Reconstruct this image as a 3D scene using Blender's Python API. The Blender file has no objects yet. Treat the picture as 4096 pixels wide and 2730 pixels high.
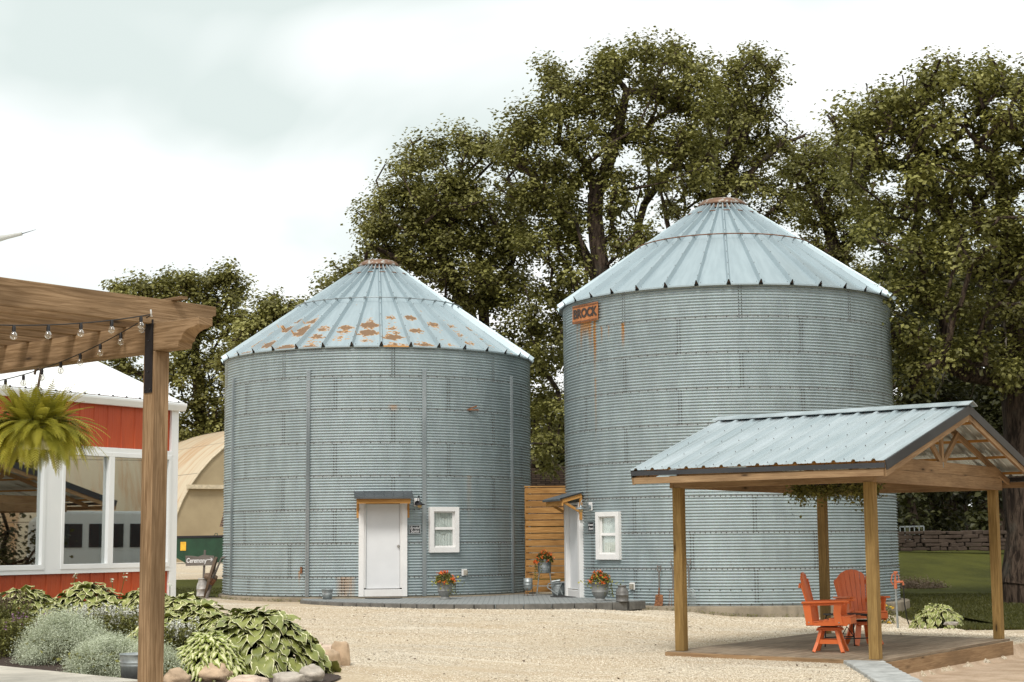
import bpy, math, random
import numpy as np
from mathutils import Vector, Matrix, noise as mnoise
random.seed(7); RNG = np.random.default_rng(7)
R_ = math.radians
S = bpy.context.scene; COL = S.collection

# ------------------------------------------------------------------ camera, sky, sun, exposure
EYE = 1.6
F_, P_, RO = 6521.25, .1218459, .0075303          # focal length in pixels of a 4096 wide frame, pitch, roll
cam_d = bpy.data.cameras.new('camera'); cam = bpy.data.objects.new('camera', cam_d); COL.objects.link(cam)
cam_d.sensor_width = 36; cam_d.lens = F_ / 4096 * 36; cam_d.clip_start = .1; cam_d.clip_end = 3000
cam.matrix_world = Matrix.Translation((0, 0, EYE)) @ Matrix.Rotation(R_(90) + P_, 4, 'X') @ Matrix.Rotation(-RO, 4, 'Z')
S.camera = cam
W = bpy.data.worlds.new('World'); S.world = W; W.use_nodes = True
nt = W.node_tree; nt.nodes.clear()
def wn(t, **k):
    n = nt.nodes.new(t)
    for a, b in k.items(): setattr(n, a, b)
    return n
SUN_EL, SUN_AZ = R_(50), R_(196)                   # azimuth from +Y clockwise
sky = wn('ShaderNodeTexSky', sky_type='NISHITA'); sky.sun_disc = False; sky.sun_elevation = SUN_EL; sky.sun_rotation = SUN_AZ
tc = wn('ShaderNodeTexCoord'); mp = wn('ShaderNodeMapping'); mp.inputs['Scale'].default_value = (1, 1, 2.2); mp.inputs['Location'].default_value = (.35, .0, .2)
no = wn('ShaderNodeTexNoise'); no.inputs['Scale'].default_value = 3.2; no.inputs['Detail'].default_value = 4; no.inputs['Roughness'].default_value = .5; no.inputs['Distortion'].default_value = .7
def _math(op, a, b):
    n_ = wn('ShaderNodeMath', operation=op)
    for q_, v_ in enumerate((a, b)):
        if isinstance(v_, bpy.types.NodeSocket): nt.links.new(v_, n_.inputs[q_])
        else: n_.inputs[q_].default_value = v_
    return n_.outputs[0]
nof = wn('ShaderNodeTexNoise'); nof.inputs['Scale'].default_value = 9; nof.inputs['Detail'].default_value = 3
acc = _math('MULTIPLY', _math('SUBTRACT', no.outputs[0], .43), 1.8)
for az_, el_, sx_q, sz_q, am_ in ((-11, 20.5, .11, .032, .62), (-16, 16.5, .10, .03, .35), (-7.5, 14.5, .10, .028, .42), (-2.5, 19.5, .09, .02, .25), (-5, 10.5, .05, .02, .25), (12, 20, .10, .03, .18), (19, 13, .06, .03, .22), (-30, 30, .4, .12, .4), (35, 26, .3, .12, .4), (0, 45, .6, .3, .35)):
    dx_ = math.sin(math.radians(az_)) * math.cos(math.radians(el_)); dz_ = math.sin(math.radians(el_)); dy_ = math.cos(math.radians(az_)) * math.cos(math.radians(el_))
    sub = wn('ShaderNodeVectorMath', operation='SUBTRACT'); nt.links.new(tc.outputs['Generated'], sub.inputs[0]); sub.inputs[1].default_value = (dx_, dy_, dz_)
    mul = wn('ShaderNodeVectorMath', operation='MULTIPLY'); nt.links.new(sub.outputs[0], mul.inputs[0]); mul.inputs[1].default_value = (1 / sx_q, 1 / sx_q, 1 / sz_q)
    le_ = wn('ShaderNodeVectorMath', operation='LENGTH'); nt.links.new(mul.outputs[0], le_.inputs[0]); ex_ = _math('EXPONENT', _math('MULTIPLY', _math('POWER', le_.outputs['Value'], 2.0), -.7), 0); acc = _math('ADD', acc, _math('MULTIPLY', ex_, am_ * 1.5))
cr = wn('ShaderNodeValToRGB'); e = cr.color_ramp.elements
e[0].position = .0; e[0].color = (1.16, 1.165, 1.16, 1); e[1].position = .80; e[1].color = (.72, .80, .77, 1)
mx = wn('ShaderNodeMix', data_type='RGBA'); mx.inputs[0].default_value = .94
sc = wn('ShaderNodeMix', data_type='RGBA', blend_type='MULTIPLY'); sc.inputs[0].default_value = 1; sc.inputs[7].default_value = (.1, .1, .1, 1)
bg = wn('ShaderNodeBackground'); bg.inputs['Strength'].default_value = .80; wo = wn('ShaderNodeOutputWorld')
L = nt.links.new
L(tc.outputs['Generated'], mp.inputs[0]); L(mp.outputs[0], no.inputs['Vector']); L(mp.outputs[0], nof.inputs['Vector']); L(acc, cr.inputs[0])
L(sky.outputs[0], sc.inputs[6]); L(sc.outputs[2], mx.inputs[6]); L(cr.outputs[0], mx.inputs[7]); L(mx.outputs[2], bg.inputs[0]); L(bg.outputs[0], wo.inputs[0])
sd = bpy.data.lights.new('sun', 'SUN'); sd.energy = 1.75; sd.angle = R_(14); sd.color = (1, .955, .9)
sun = bpy.data.objects.new('sun', sd); COL.objects.link(sun)
dv = Vector((math.sin(SUN_AZ) * math.cos(SUN_EL), math.cos(SUN_AZ) * math.cos(SUN_EL), math.sin(SUN_EL)))
sun.rotation_euler = dv.to_track_quat('Z', 'Y').to_euler(); sun.location = (-10, -10, 30)
S.view_settings.view_transform = 'Standard'; S.view_settings.look = 'None'; S.view_settings.exposure = .49; S.view_settings.gamma = 1
S.render.engine = 'CYCLES'

# ------------------------------------------------------------------ helpers
def ray(x, y):
    """direction of a point of the 4096 px photograph"""
    c, s = math.cos(RO), math.sin(RO); dx, dy = x - 2048, 1365 - y
    a, b = (dx * c + dy * s) / F_, (-dx * s + dy * c) / F_
    return Vector((a, math.cos(P_) - b * math.sin(P_), math.sin(P_) + b * math.cos(P_)))
def at(x, y, Y):
    d = ray(x, y); d = d * (Y / d.y); return Vector((d.x, d.y, d.z + EYE))
def atD(x, y, Y): return at(x * 1.74076, y * 1.74076, Y)

MATS = {}
class NM:
    """tiny node material builder"""
    def __init__(s, name, rough=.6, metal=0, spec=.5):
        m = bpy.data.materials.new(name); m.use_nodes = True; s.m = m; s.t = m.node_tree; MATS[name] = m
        s.b = s.t.nodes['Principled BSDF']; s.b.inputs['Roughness'].default_value = rough; s.b.inputs['Metallic'].default_value = metal
        s.b.inputs['Specular IOR Level'].default_value = spec
    def n(s, t, ins=None, **k):
        n = s.t.nodes.new(t)
        for a, b in k.items(): setattr(n, a, b)
        for a, b in (ins or {}).items():
            if hasattr(b, 'links') or isinstance(b, bpy.types.NodeSocket): s.t.links.new(b, n.inputs[a])
            else: n.inputs[a].default_value = b
        return n
    def uv(s): return s.n('ShaderNodeTexCoord').outputs['UV']
    def obj(s): return s.n('ShaderNodeTexCoord').outputs['Object']
    def mapv(s, v, scale=(1, 1, 1), loc=(0, 0, 0)): return s.n('ShaderNodeMapping', {'Vector': v, 'Scale': scale, 'Location': loc}).outputs[0]
    def noise(s, v, scale=5, detail=4, rough=.55, dist=0): return s.n('ShaderNodeTexNoise', {'Vector': v, 'Scale': scale, 'Detail': detail, 'Roughness': rough, 'Distortion': dist}).outputs[0]
    def vor(s, v, scale=5, out=0, feature='F1'): return s.n('ShaderNodeTexVoronoi', {'Vector': v, 'Scale': scale}, feature=feature).outputs[out]
    def ramp(s, f, stops):
        n = s.n('ShaderNodeValToRGB', {'Fac': f}); el = n.color_ramp.elements
        while len(el) > 2: el.remove(el[-1])
        for i, (p, c) in enumerate(stops):
            q = el[i] if i < 2 else el.new(p)
            q.position = p; q.color = (*c, 1) if len(c) == 3 else c
        return n.outputs[0]
    def mix(s, f, a, b, bt='MIX'):
        n = s.n('ShaderNodeMix', data_type='RGBA', blend_type=bt)
        for i, v in ((0, f), (6, a), (7, b)):
            if isinstance(v, bpy.types.NodeSocket): s.t.links.new(v, n.inputs[i])
            else: n.inputs[i].default_value = v if i == 0 else ((*v, 1) if len(v) == 3 else v)
        return n.outputs[2]
    def math(s, op, a, b=0, c=0):
        n = s.n('ShaderNodeMath', operation=op)
        for i, v in enumerate((a, b, c)):
            if isinstance(v, bpy.types.NodeSocket): s.t.links.new(v, n.inputs[i])
            else: n.inputs[i].default_value = v
        return n.outputs[0]
    def mr(s, v, a, b, c=0, d=1):
        return s.n('ShaderNodeMapRange', {'Value': v, 'From Min': a, 'From Max': b, 'To Min': c, 'To Max': d}, interpolation_type='SMOOTHSTEP').outputs[0]
    def sep(s, v): return s.n('ShaderNodeSeparateXYZ', {'Vector': v}).outputs
    def col(s, c):
        if isinstance(c, bpy.types.NodeSocket): s.t.links.new(c, s.b.inputs['Base Color'])
        else: s.b.inputs['Base Color'].default_value = (*c, 1)
        return s
    def rough(s, v): s.t.links.new(v, s.b.inputs['Roughness']); return s
    def bump(s, h, st=.5, d=.02):
        n = s.n('ShaderNodeBump', {'Height': h, 'Strength': st, 'Distance': d}); s.t.links.new(n.outputs[0], s.b.inputs['Normal']); return s
def simple(name, c, rough=.6, metal=0, var=.15, scale=8, spec=.5, bump=0):
    k = NM(name, rough, metal, spec); n = k.noise(k.obj(), scale, 5)
    k.col(k.mix(k.mr(n, .3, .7), tuple(x * (1 - var) for x in c), tuple(min(1, x * (1 + var)) for x in c)))
    if bump: k.bump(n, bump, .01)
    return k.m

# wood: grain runs along UV x
def wood(name, c1, c2, knots=True, sc=1, rough=.75):
    k = NM(name, rough, 0, .25); uv = k.uv()
    g = k.noise(k.mapv(uv, (1.2 * sc, 26 * sc, 1)), 2.2, 6, .6, .8); f = k.noise(k.mapv(uv, (4, 140, 1)), 2, 3)
    big = k.noise(k.mapv(uv, (.7, 2.2, 1)), 1.3, 3)
    c = k.mix(k.mr(g, .3, .72), c1, c2); c = k.mix(k.mr(f, .55, .8, 0, .45), c, tuple(x * .5 for x in c1))
    c = k.mix(k.mr(big, .35, .7, 0, .62), c, tuple(x * .55 for x in c1))
    if knots:
        v = k.vor(k.mapv(uv, (1.6, 6.5, 1)), 1.0, 0); kn = k.mr(v, .06, .13, 1, 0); ring = k.mr(v, .12, .26, .5, 0)
        c = k.mix(ring, c, tuple(x * .55 for x in c1)); c = k.mix(kn, c, tuple(x * .22 for x in c1))
    k.col(c).bump(g, .35, .006); return k.m
wood('pergola_wood', (.18, .108, .052), (.40, .27, .155))
wood('post_wood', (.23, .14, .045), (.39, .255, .095))
wood('gazebo_wood', (.27, .165, .085), (.43, .29, .16))
wood('cedar_wood', (.42, .20, .05), (.62, .34, .11))
wood('deck_wood', (.24, .18, .12), (.43, .345, .25), knots=False)
wood('old_wood', (.11, .075, .05), (.24, .17, .12), knots=False)
wood('fence_wood', (.36, .17, .045), (.58, .33, .12))
wood('grey_wood', (.13, .115, .10), (.24, .21, .19), knots=False)

# galvanised corrugated wall: UV = (arc metres, height metres)
def galv_wall(name, seam0, streaks, bare):
    k = NM(name, .5, .36, .5); uv = k.uv(); x, y, z = k.sep(uv)
    n1 = k.noise(k.mapv(uv, (1.2, .35, 1)), 3, 5, .6); n2 = k.noise(k.mapv(uv, (9, .6, 1)), 3, 4); n3 = k.noise(uv, 40, 2)
    spangle = k.vor(uv, 55, 1)
    c = k.mix(k.mr(n1, .3, .7), (.325, .385, .395), (.39, .46, .47)); c = k.mix(k.mr(n2, .5, .85, 0, .05), c, (.23, .25, .245))
    c = k.mix(.035, c, spangle, 'OVERLAY')
    # each sheet a slightly different tone
    row = k.math('FLOOR', k.math('DIVIDE', k.math('SUBTRACT', seam0 + 20 * .8128, y), .8128))
    off = k.math('MULTIPLY', k.math('MODULO', row, 2), 1.418)
    cell = k.math('FLOOR', k.math('DIVIDE', k.math('ADD', x, off), 2.836))
    w = k.n('ShaderNodeTexWhiteNoise', {'Vector': k.n('ShaderNodeCombineXYZ', {'X': row, 'Y': cell}).outputs[0]}, noise_dimensions='3D').outputs[0]
    c = k.mix(k.math('MULTIPLY', w, .07), c, (.25, .27, .27))
    # seam grime and rust line
    fr = k.math('FRACT', k.math('DIVIDE', k.math('SUBTRACT', seam0 + 20 * .8128, y), .8128))
    sl = k.math('MULTIPLY', k.mr(k.math('ABSOLUTE', k.math('SUBTRACT', fr, .012)), .006, .02, 1, 0), k.mr(n2, .3, .6, .2, .6))
    c = k.mix(sl, c, (.13, .085, .055))
    for (x0, wd, z1, z0, st) in streaks:
        dx = k.math('ABSOLUTE', k.math('SUBTRACT', k.math('ADD', x, k.math('MULTIPLY', k.math('SUBTRACT', n3, .5), .02)), x0))
        a = k.mr(dx, wd * .25, wd, 1, 0); b = k.mr(y, z0, z1, 0, 1); t = k.mr(y, z1, z1 + .03, 1, 0)
        f = k.math('MULTIPLY', k.math('MULTIPLY', a, b), k.math('MULTIPLY', t, k.mr(n2, .25, .6, .35, 1)))
        c = k.mix(k.math('MINIMUM', k.math('MULTIPLY', f, st * 1.7), .95), c, (.46, .22, .05))
    k.col(c); k.rough(k.mr(n1, .2, .8, .5, .6)); return k.m
def roof_metal(name, rust):
    k = NM(name, .46, .5, .35); uv = k.uv(); x, y, z = k.sep(uv)
    n1 = k.noise(k.mapv(uv, (2, .4, 1)), 2.5, 4); c = k.mix(k.mr(n1, .3, .7), (.36, .435, .46), (.42, .50, .525))
    if rust:
        nn = k.noise(k.mapv(uv, (2.6, 5, 1)), 2.0, 5, .65, .4)
        fx = k.math('FRACT', x); dx = k.math('ABSOLUTE', k.math('SUBTRACT', fx, .5))
        vv = k.n('ShaderNodeCombineXYZ', {'X': k.math('MULTIPLY', k.math('FLOOR', x), 7.31), 'Y': k.math('MULTIPLY', y, 3.4)}).outputs[0]
        vd = k.vor(vv, 1.0, 0); vy = k.math('MULTIPLY', vd, .80)
        d = k.math('SQRT', k.math('ADD', k.math('POWER', k.math('MULTIPLY', dx, 1.15), 2), k.math('POWER', vy, 2)))
        d = k.math('ADD', d, k.math('MULTIPLY', k.math('SUBTRACT', nn, .5), 1.0)); d = k.math('ADD', d, k.mr(y, 1.3, 2.4, 0, .55))
        th = k.math('COSINE', k.math('ADD', k.math('MULTIPLY', x, .17453), .26)); d = k.math('ADD', d, k.math('MULTIPLY', k.math('SUBTRACT', 1, th), .30)); d = k.math('ADD', d, .10)
        c = k.mix(k.mr(d, .60, .62, 1, 0), c, (.62, .34, .13)); c = k.mix(k.mr(d, .555, .575, 1, 0), c, (.25, .145, .075))
    k.col(c); return k.m
roof_metal('bin_roof_metal', False); roof_metal('bin_roof_rusted', True)
def ribbed(name, c1, c2, rough=.45, metal=.3, sc=1.5):
    k = NM(name, rough, metal); n = k.noise(k.mapv(k.obj(), (1, 1, .4)), sc, 5); k.col(k.mix(k.mr(n, .3, .7), c1, c2)); return k.m
def gazebo_roof_mat():
    k = NM('gazebo_roof_metal', .36, .5); uv = k.uv(); n = k.noise(k.mapv(uv, (2.2, .35, 1)), 1.2, 4, .5); n2 = k.noise(uv, 14, 4)
    c = k.mix(k.mr(n, .35, .7), (.41, .48, .50), (.54, .60, .62)); c = k.mix(k.mr(n2, .5, .8, 0, .12), c, (.34, .40, .44)); k.col(c); k.rough(k.mr(n, .3, .7, .24, .4))
gazebo_roof_mat()
ribbed('steel_channel', (.24, .28, .29), (.40, .44, .45), .4, .6)
ribbed('dark_trim', (.035, .038, .043), (.05, .054, .06), .4, .1)
ribbed('awning_metal', (.075, .085, .09), (.11, .12, .128), .45, .3)
ribbed('red_steel', (.40, .056, .013), (.48, .078, .017), .45, 0)
ribbed('white_steel', (.72, .745, .745), (.80, .815, .81), .4, 0)
ribbed('white_roof', (.80, .81, .81), (.88, .88, .875), .4, 0)
simple('rust_steel', (.20, .085, .035), .8, .1, .45, 22)
def capmat():
    k = NM('cap_metal', .55, .3); z = k.sep(k.obj())[2]; n = k.noise(k.obj(), 7, 5, .6)
    k.col(k.mix(k.mr(n, .50, .62), (.20, .115, .07), (.40, .40, .37)))
capmat()
simple('bolt', (.065, .045, .035), .6, .4, .4, 60)
simple('black', (.012, .012, .013), .5); simple('near_black_steel', (.016, .015, .018), .45, .2)
simple('white_paint', (.76, .755, .735), .45, 0, .04, 3); simple('white_door', (.70, .715, .72), .4, 0, .03, 2)
simple('white_plastic', (.75, .75, .73), .4, 0, .03); simple('outlet_cover_plastic', (.36, .33, .27), .3, 0, .1)
simple('nickel', (.5, .48, .45), .3, .9); simple('chalkboard', (.018, .018, .02), .7); simple('chalk', (.8, .8, .8), .9, 0, .02)
simple('galvanised_pail', (.34, .37, .37), .45, .55, .22, 9); simple('planter_grey', (.23, .235, .225), .6, .1, .14, 8, bump=.2)
simple('can_grey', (.15, .145, .135), .55, .3, .2, 10); simple('can_white', (.42, .40, .37), .6, .2, .25, 8)
simple('orange_plastic', (.70, .155, .035), .42, 0, .05, 3); simple('hydrant_orange', (.45, .13, .055), .5, 0, .2, 20)
simple('hose', (.01, .01, .01), .5); simple('green_steel', (.012, .05, .024), .4, 0, .2, 2); simple('yellow_sticker', (.75, .42, .03), .5)
simple('mat_rubber', (.03, .028, .028), .9); simple('soil', (.05, .035, .025), .95, 0, .3)
simple('wire', (.012, .011, .012), .5); simple('hook_white', (.7, .7, .68), .4)
def conc(name, c, sc=3, cracks=False, pits=.25):
    k = NM(name, .85, 0, .2); o = k.obj(); n = k.noise(o, sc, 7, .6); f = k.noise(o, sc * 14, 4, .7); s = k.noise(k.mapv(o, (3, 3, .4)), sc, 5)
    c0 = k.mix(k.mr(n, .3, .7), tuple(x * .72 for x in c), tuple(x * 1.15 for x in c)); c0 = k.mix(k.mr(f, .55, .75, 0, pits), c0, tuple(x * .45 for x in c)); c0 = k.mix(k.mr(s, .5, .75, 0, .5), c0, tuple(x * .55 for x in c))
    k.col(c0).bump(f, .5, .01); return k
conc('foundation_concrete', (.27, .23, .17), 2.5, pits=.5); conc('slab_concrete', (.56, .52, .44), 1.2, pits=.1); conc('block_concrete', (.42, .43, .41), 4); conc('kerb_dark', (.17, .165, .15), 4)
def patio_mat():
    k = NM('patio_stone', .75, 0, .3); o = k.obj(); br = k.n('ShaderNodeTexBrick', {'Vector': k.mapv(o, (1, 1, 1)), 'Scale': 2.2, 'Mortar Size': .03, 'Color1': (.27, .29, .285, 1), 'Color2': (.34, .355, .345, 1), 'Mortar': (.13, .135, .13, 1)})
    n = k.noise(o, 3, 5); k.col(k.mix(k.mr(n, .3, .75, 0, .5), br.outputs[0], (.22, .235, .23))).bump(br.outputs[1], -.4, .01)
patio_mat()
def gravel_mat():
    k = NM('gravel', .95, 0, .15); o = k.obj()
    v = k.n('ShaderNodeTexVoronoi', {'Vector': o, 'Scale': 34}); v2 = k.n('ShaderNodeTexVoronoi', {'Vector': o, 'Scale': 11}); big = k.noise(o, .35, 5, .6); mid = k.noise(o, 2.6, 6, .65); fine = k.noise(o, 22, 3, .7)
    rc = k.n('ShaderNodeSeparateColor', {'Color': v.outputs[1]}).outputs[0]
    c = k.ramp(rc, [(0, (.46, .37, .26)), (.35, (.68, .60, .46)), (.75, (.80, .73, .59)), (1, (.58, .51, .42))])
    c = k.mix(k.mr(v.outputs[0], .42, .7, 0, .85), c, (.22, .17, .115)); c = k.mix(k.mr(fine, .54, .68, 0, .6), c, (.22, .17, .115))
    ruts = k.noise(k.mapv(k.n('ShaderNodeMapping', {'Vector': o, 'Rotation': (0, 0, .5)}).outputs[0], (.25, 1.6, 1)), .9, 5, .6, .5)
    c = k.mix(k.mr(big, .38, .62, 0, .55), c, (.52, .41, .27)); c = k.mix(k.mr(mid, .5, .72, 0, .4), c, (.44, .35, .23)); c = k.mix(k.mr(ruts, .50, .62, 0, .62), c, (.46, .36, .24)); c = k.mix(k.mr(ruts, .30, .42, .4, 0), c, (.80, .74, .62))
    k.col(c).bump(v.outputs[0], -.8, .02); return k
gravel_mat()
def sand_mat():
    k = NM('sand', .95, 0, .1); o = k.obj(); n = k.noise(o, 2.5, 7, .65); f = k.noise(o, 30, 3)
    k.col(k.mix(k.mr(f, .5, .75, 0, .4), k.mix(k.mr(n, .3, .7), (.42, .31, .21), (.58, .45, .33)), (.24, .17, .11))).bump(n, .9, .08)
sand_mat()
def lawn_mat():
    k = NM('lawn_grass', .95, 0, .1); o = k.obj(); n = k.noise(k.mapv(o, (1, .35, 1)), .5, 6, .65); f = k.noise(o, 9, 5, .7); m = k.noise(k.mapv(o, (1, .4, 1)), 2.2, 5)
    c = k.mix(k.mr(n, .3, .7), (.035, .038, .008), (.075, .078, .014)); c = k.mix(k.mr(f, .45, .75, 0, .6), c, (.10, .098, .024)); c = k.mix(k.mr(m, .58, .75, 0, .6), c, (.05, .042, .014))
    k.col(c).bump(f, 1, .05)
lawn_mat()
simple('mulch', (.045, .028, .02), .95, 0, .5, 30, bump=.8); simple('mulch_chip', (.085, .052, .036), .9, 0, .6, 40)
def bark_mat(name, c1, c2):
    k = NM(name, .95, 0, .15); o = k.obj(); n = k.noise(k.mapv(o, (7, 7, 1.1)), 1.6, 6, .65, .6); m = k.noise(o, 1.2, 4)
    c = k.mix(k.mr(n, .38, .62), c1, c2); c = k.mix(k.mr(m, .55, .75, 0, .4), c, (.16, .16, .13)); k.col(c).bump(n, 1, .12)
bark_mat('oak_bark', (.028, .020, .015), (.115, .082, .06)); bark_mat('dead_bark', (.14, .12, .10), (.34, .30, .26))
def leaf_mat(name, stops, trans=.25, rough=.55):
    k = NM(name, rough, 0, .35); x, y, z = k.sep(k.uv()); c = k.ramp(x, stops); k.col(c)
    t = k.n('ShaderNodeBsdfTranslucent', {'Color': k.mix(.5, c, (.30, .30, .06))}); mx = k.n('ShaderNodeMixShader', {0: trans, 1: k.b.outputs[0], 2: t.outputs[0]})
    k.t.links.new(mx.outputs[0], k.t.nodes['Material Output'].inputs[0]); return k.m
leaf_mat('oak_leaf', [(0, (.060, .055, .013)), (.35, (.145, .138, .034)), (.7, (.285, .275, .08)), (1, (.50, .48, .19))])
leaf_mat('oak_leaf_light', [(0, (.07, .066, .018)), (.4, (.17, .165, .042)), (.8, (.32, .31, .085)), (1, (.50, .48, .18))])
leaf_mat('wood_leaf_dark', [(0, (.025, .027, .009)), (.6, (.05, .052, .015)), (1, (.09, .09, .03))], .15)
leaf_mat('silver_leaf', [(0, (.34, .37, .24)), (.5, (.55, .60, .45)), (1, (.78, .82, .66))], .1, .8)
leaf_mat('fern_leaf', [(0, (.13, .14, .02)), (.5, (.42, .40, .04)), (1, (.70, .64, .10))], .35)
leaf_mat('green_leaf', [(0, (.06, .06, .015)), (.5, (.14, .14, .035)), (1, (.26, .26, .07))], .2)
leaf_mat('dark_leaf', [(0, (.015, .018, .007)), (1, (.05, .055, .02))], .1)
leaf_mat('grass_blade', [(0, (.04, .042, .010)), (.6, (.08, .082, .017)), (1, (.16, .15, .05))], .2)
leaf_mat('orange_petal', [(0, (.62, .07, .012)), (.5, (.85, .15, .02)), (1, (.95, .30, .10))], .25)
leaf_mat('yellow_petal', [(0, (.7, .40, .03)), (1, (.85, .62, .12))], .2); leaf_mat('purple_petal', [(0, (.20, .10, .18)), (1, (.36, .20, .32))], .2)
leaf_mat('white_petal', [(0, (.6, .6, .52)), (1, (.85, .85, .80))], .2); leaf_mat('brown_leaf', [(0, (.10, .065, .045)), (1, (.22, .16, .11))], .1)
def hosta_mat(name, centre1, centre2, edge, inv=False, ew=.70):
    # UV x = across (0..1, .5 is midrib), y = along ; random tone in the second map
    k = NM(name, .42, 0, .4); x, y, z = k.sep(k.uv()); d = k.math('MULTIPLY', k.math('ABSOLUTE', k.math('SUBTRACT', x, .5)), 2)
    nz = k.noise(k.obj(), 26, 3); tone = k.noise(k.obj(), 5, 3); d2 = k.math('ADD', d, k.math('MULTIPLY', k.math('SUBTRACT', nz, .5), .5))
    vein = k.math('SINE', k.math('MULTIPLY', d, 42)); g = k.mix(k.mr(tone, .3, .7), centre1, centre2); g = k.mix(k.math('MULTIPLY', k.mr(vein, -1, 1), .18), g, tuple(v * .55 for v in centre1))
    c = k.mix(k.mr(d2, ew, ew + .07), g, edge); k.col(c); return k.m
hosta_mat('hosta_leaf', (.15, .175, .04), (.30, .32, .09), (.72, .70, .42), ew=.86); hosta_mat('hosta_cream', (.17, .20, .045), (.34, .36, .11), (.72, .69, .38), ew=.78); hosta_mat('hosta_lime', (.60, .60, .30), (.72, .70, .42), (.26, .31, .06), ew=.48)
def rock_mat(name, c, sc=6):
    k = NM(name, .9, 0, .2); o = k.obj(); n = k.noise(o, sc, 7, .65); v = k.noise(o, sc * 8, 4, .7); k.col(k.mix(k.mr(v, .55, .72, 0, .55), k.mix(k.mr(n, .3, .7), tuple(x * .68 for x in c), c), tuple(x * .35 for x in c))).bump(n, .7, .03)
rock_mat('rock_tan', (.62, .46, .31)); rock_mat('rock_grey', (.56, .50, .42), 9); rock_mat('rock_pink', (.72, .57, .45)); rock_mat('wall_stone', (.085, .062, .047), 3); rock_mat('wall_stone_pale', (.33, .29, .24), 4)
def shingle_mat():
    k = NM('brown_shingle', .9, 0, .15); br = k.n('ShaderNodeTexBrick', {'Vector': k.uv(), 'Scale': 1, 'Mortar Size': .018, 'Brick Width': .33, 'Row Height': .14, 'Color1': (.085, .052, .035, 1), 'Color2': (.16, .105, .072, 1), 'Mortar': (.03, .02, .015, 1)}); k.col(br.outputs[0])
shingle_mat(); simple('tan_siding', (.30, .24, .17), .8)
def quonset_mats():
    k = NM('quonset_wall', .7); o = k.obj(); n = k.noise(o, .8, 5); k.col(k.mix(k.mr(n, .3, .7), (.31, .245, .145), (.38, .305, .185)))
    k = NM('quonset_roof', .6, .1); uv = k.uv(); n = k.noise(k.mapv(uv, (1.6, .16, 1)), 1.3, 6, .62, .5); c = k.mix(k.mr(n, .46, .70), (.57, .475, .33), (.46, .26, .12)); x, y, z = k.sep(uv)
    s = k.math('FRACT', k.math('DIVIDE', y, 2.6)); c = k.mix(k.mr(s, .01, .02, .8, 0), c, (.10, .07, .05)); k.col(c)
quonset_mats(); simple('cream_trim', (.55, .47, .33), .6); simple('door_edge_brown', (.16, .11, .085), .8)
def glass_win(name, tint=(.55, .57, .55), refl=.55):
    k = NM(name, .02, 0, .5); g = k.n('ShaderNodeBsdfGlossy', {'Color': (.92, .96, .95, 1), 'Roughness': .012}); t = k.n('ShaderNodeBsdfTransparent', {'Color': (*tint, 1)})
    f = k.n('ShaderNodeLayerWeight', {'Blend': .2}).outputs['Facing']; m = k.n('ShaderNodeMixShader', {0: k.mr(f, .5, 1, refl, min(1, refl * 2.2)), 1: t.outputs[0], 2: g.outputs[0]})
    k.t.links.new(m.outputs[0], k.t.nodes['Material Output'].inputs[0]); return k.m
glass_win('window_glass', refl=.48); glass_win('bin_glass', (.93, .95, .94), refl=.10)
k = NM('bulb_glass', .02); g = k.n('ShaderNodeBsdfGlossy', {'Color': (1, 1, 1, 1), 'Roughness': .02}); t = k.n('ShaderNodeBsdfTransparent', {'Color': (.93, .93, .9, 1)})
m = k.n('ShaderNodeMixShader', {0: k.mr(k.n('ShaderNodeLayerWeight', {'Blend': .55}).outputs['Facing'], 0, 1, .08, .75), 1: t.outputs[0], 2: g.outputs[0]}); k.t.links.new(m.outputs[0], k.t.nodes['Material Output'].inputs[0])
simple('filament', (.35, .30, .22), .5); simple('room_dark', (.02, .016, .013), .9); simple('brass_glass', (.55, .38, .16), .2, .3)
k = NM('curtain', .9); x, y, z = k.sep(k.uv()); k.col(k.mix(k.mr(k.math('SINE', k.math('MULTIPLY', x, 55)), -1, 1, 0, .5), (.80, .81, .79), (.60, .63, .62)))  # light and dark stripes paint fold shading into the cloth colour
simple('lantern_paper', (.62, .64, .62), .9, 0, .06); simple('interior_post', (.30, .17, .06), .7); simple('van_white', (.72, .74, .72), .3, 0, .02); simple('rubber', (.03, .03, .03), .8)
simple('turbine_grey', (.42, .42, .38), .5, 0, .08)

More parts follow.
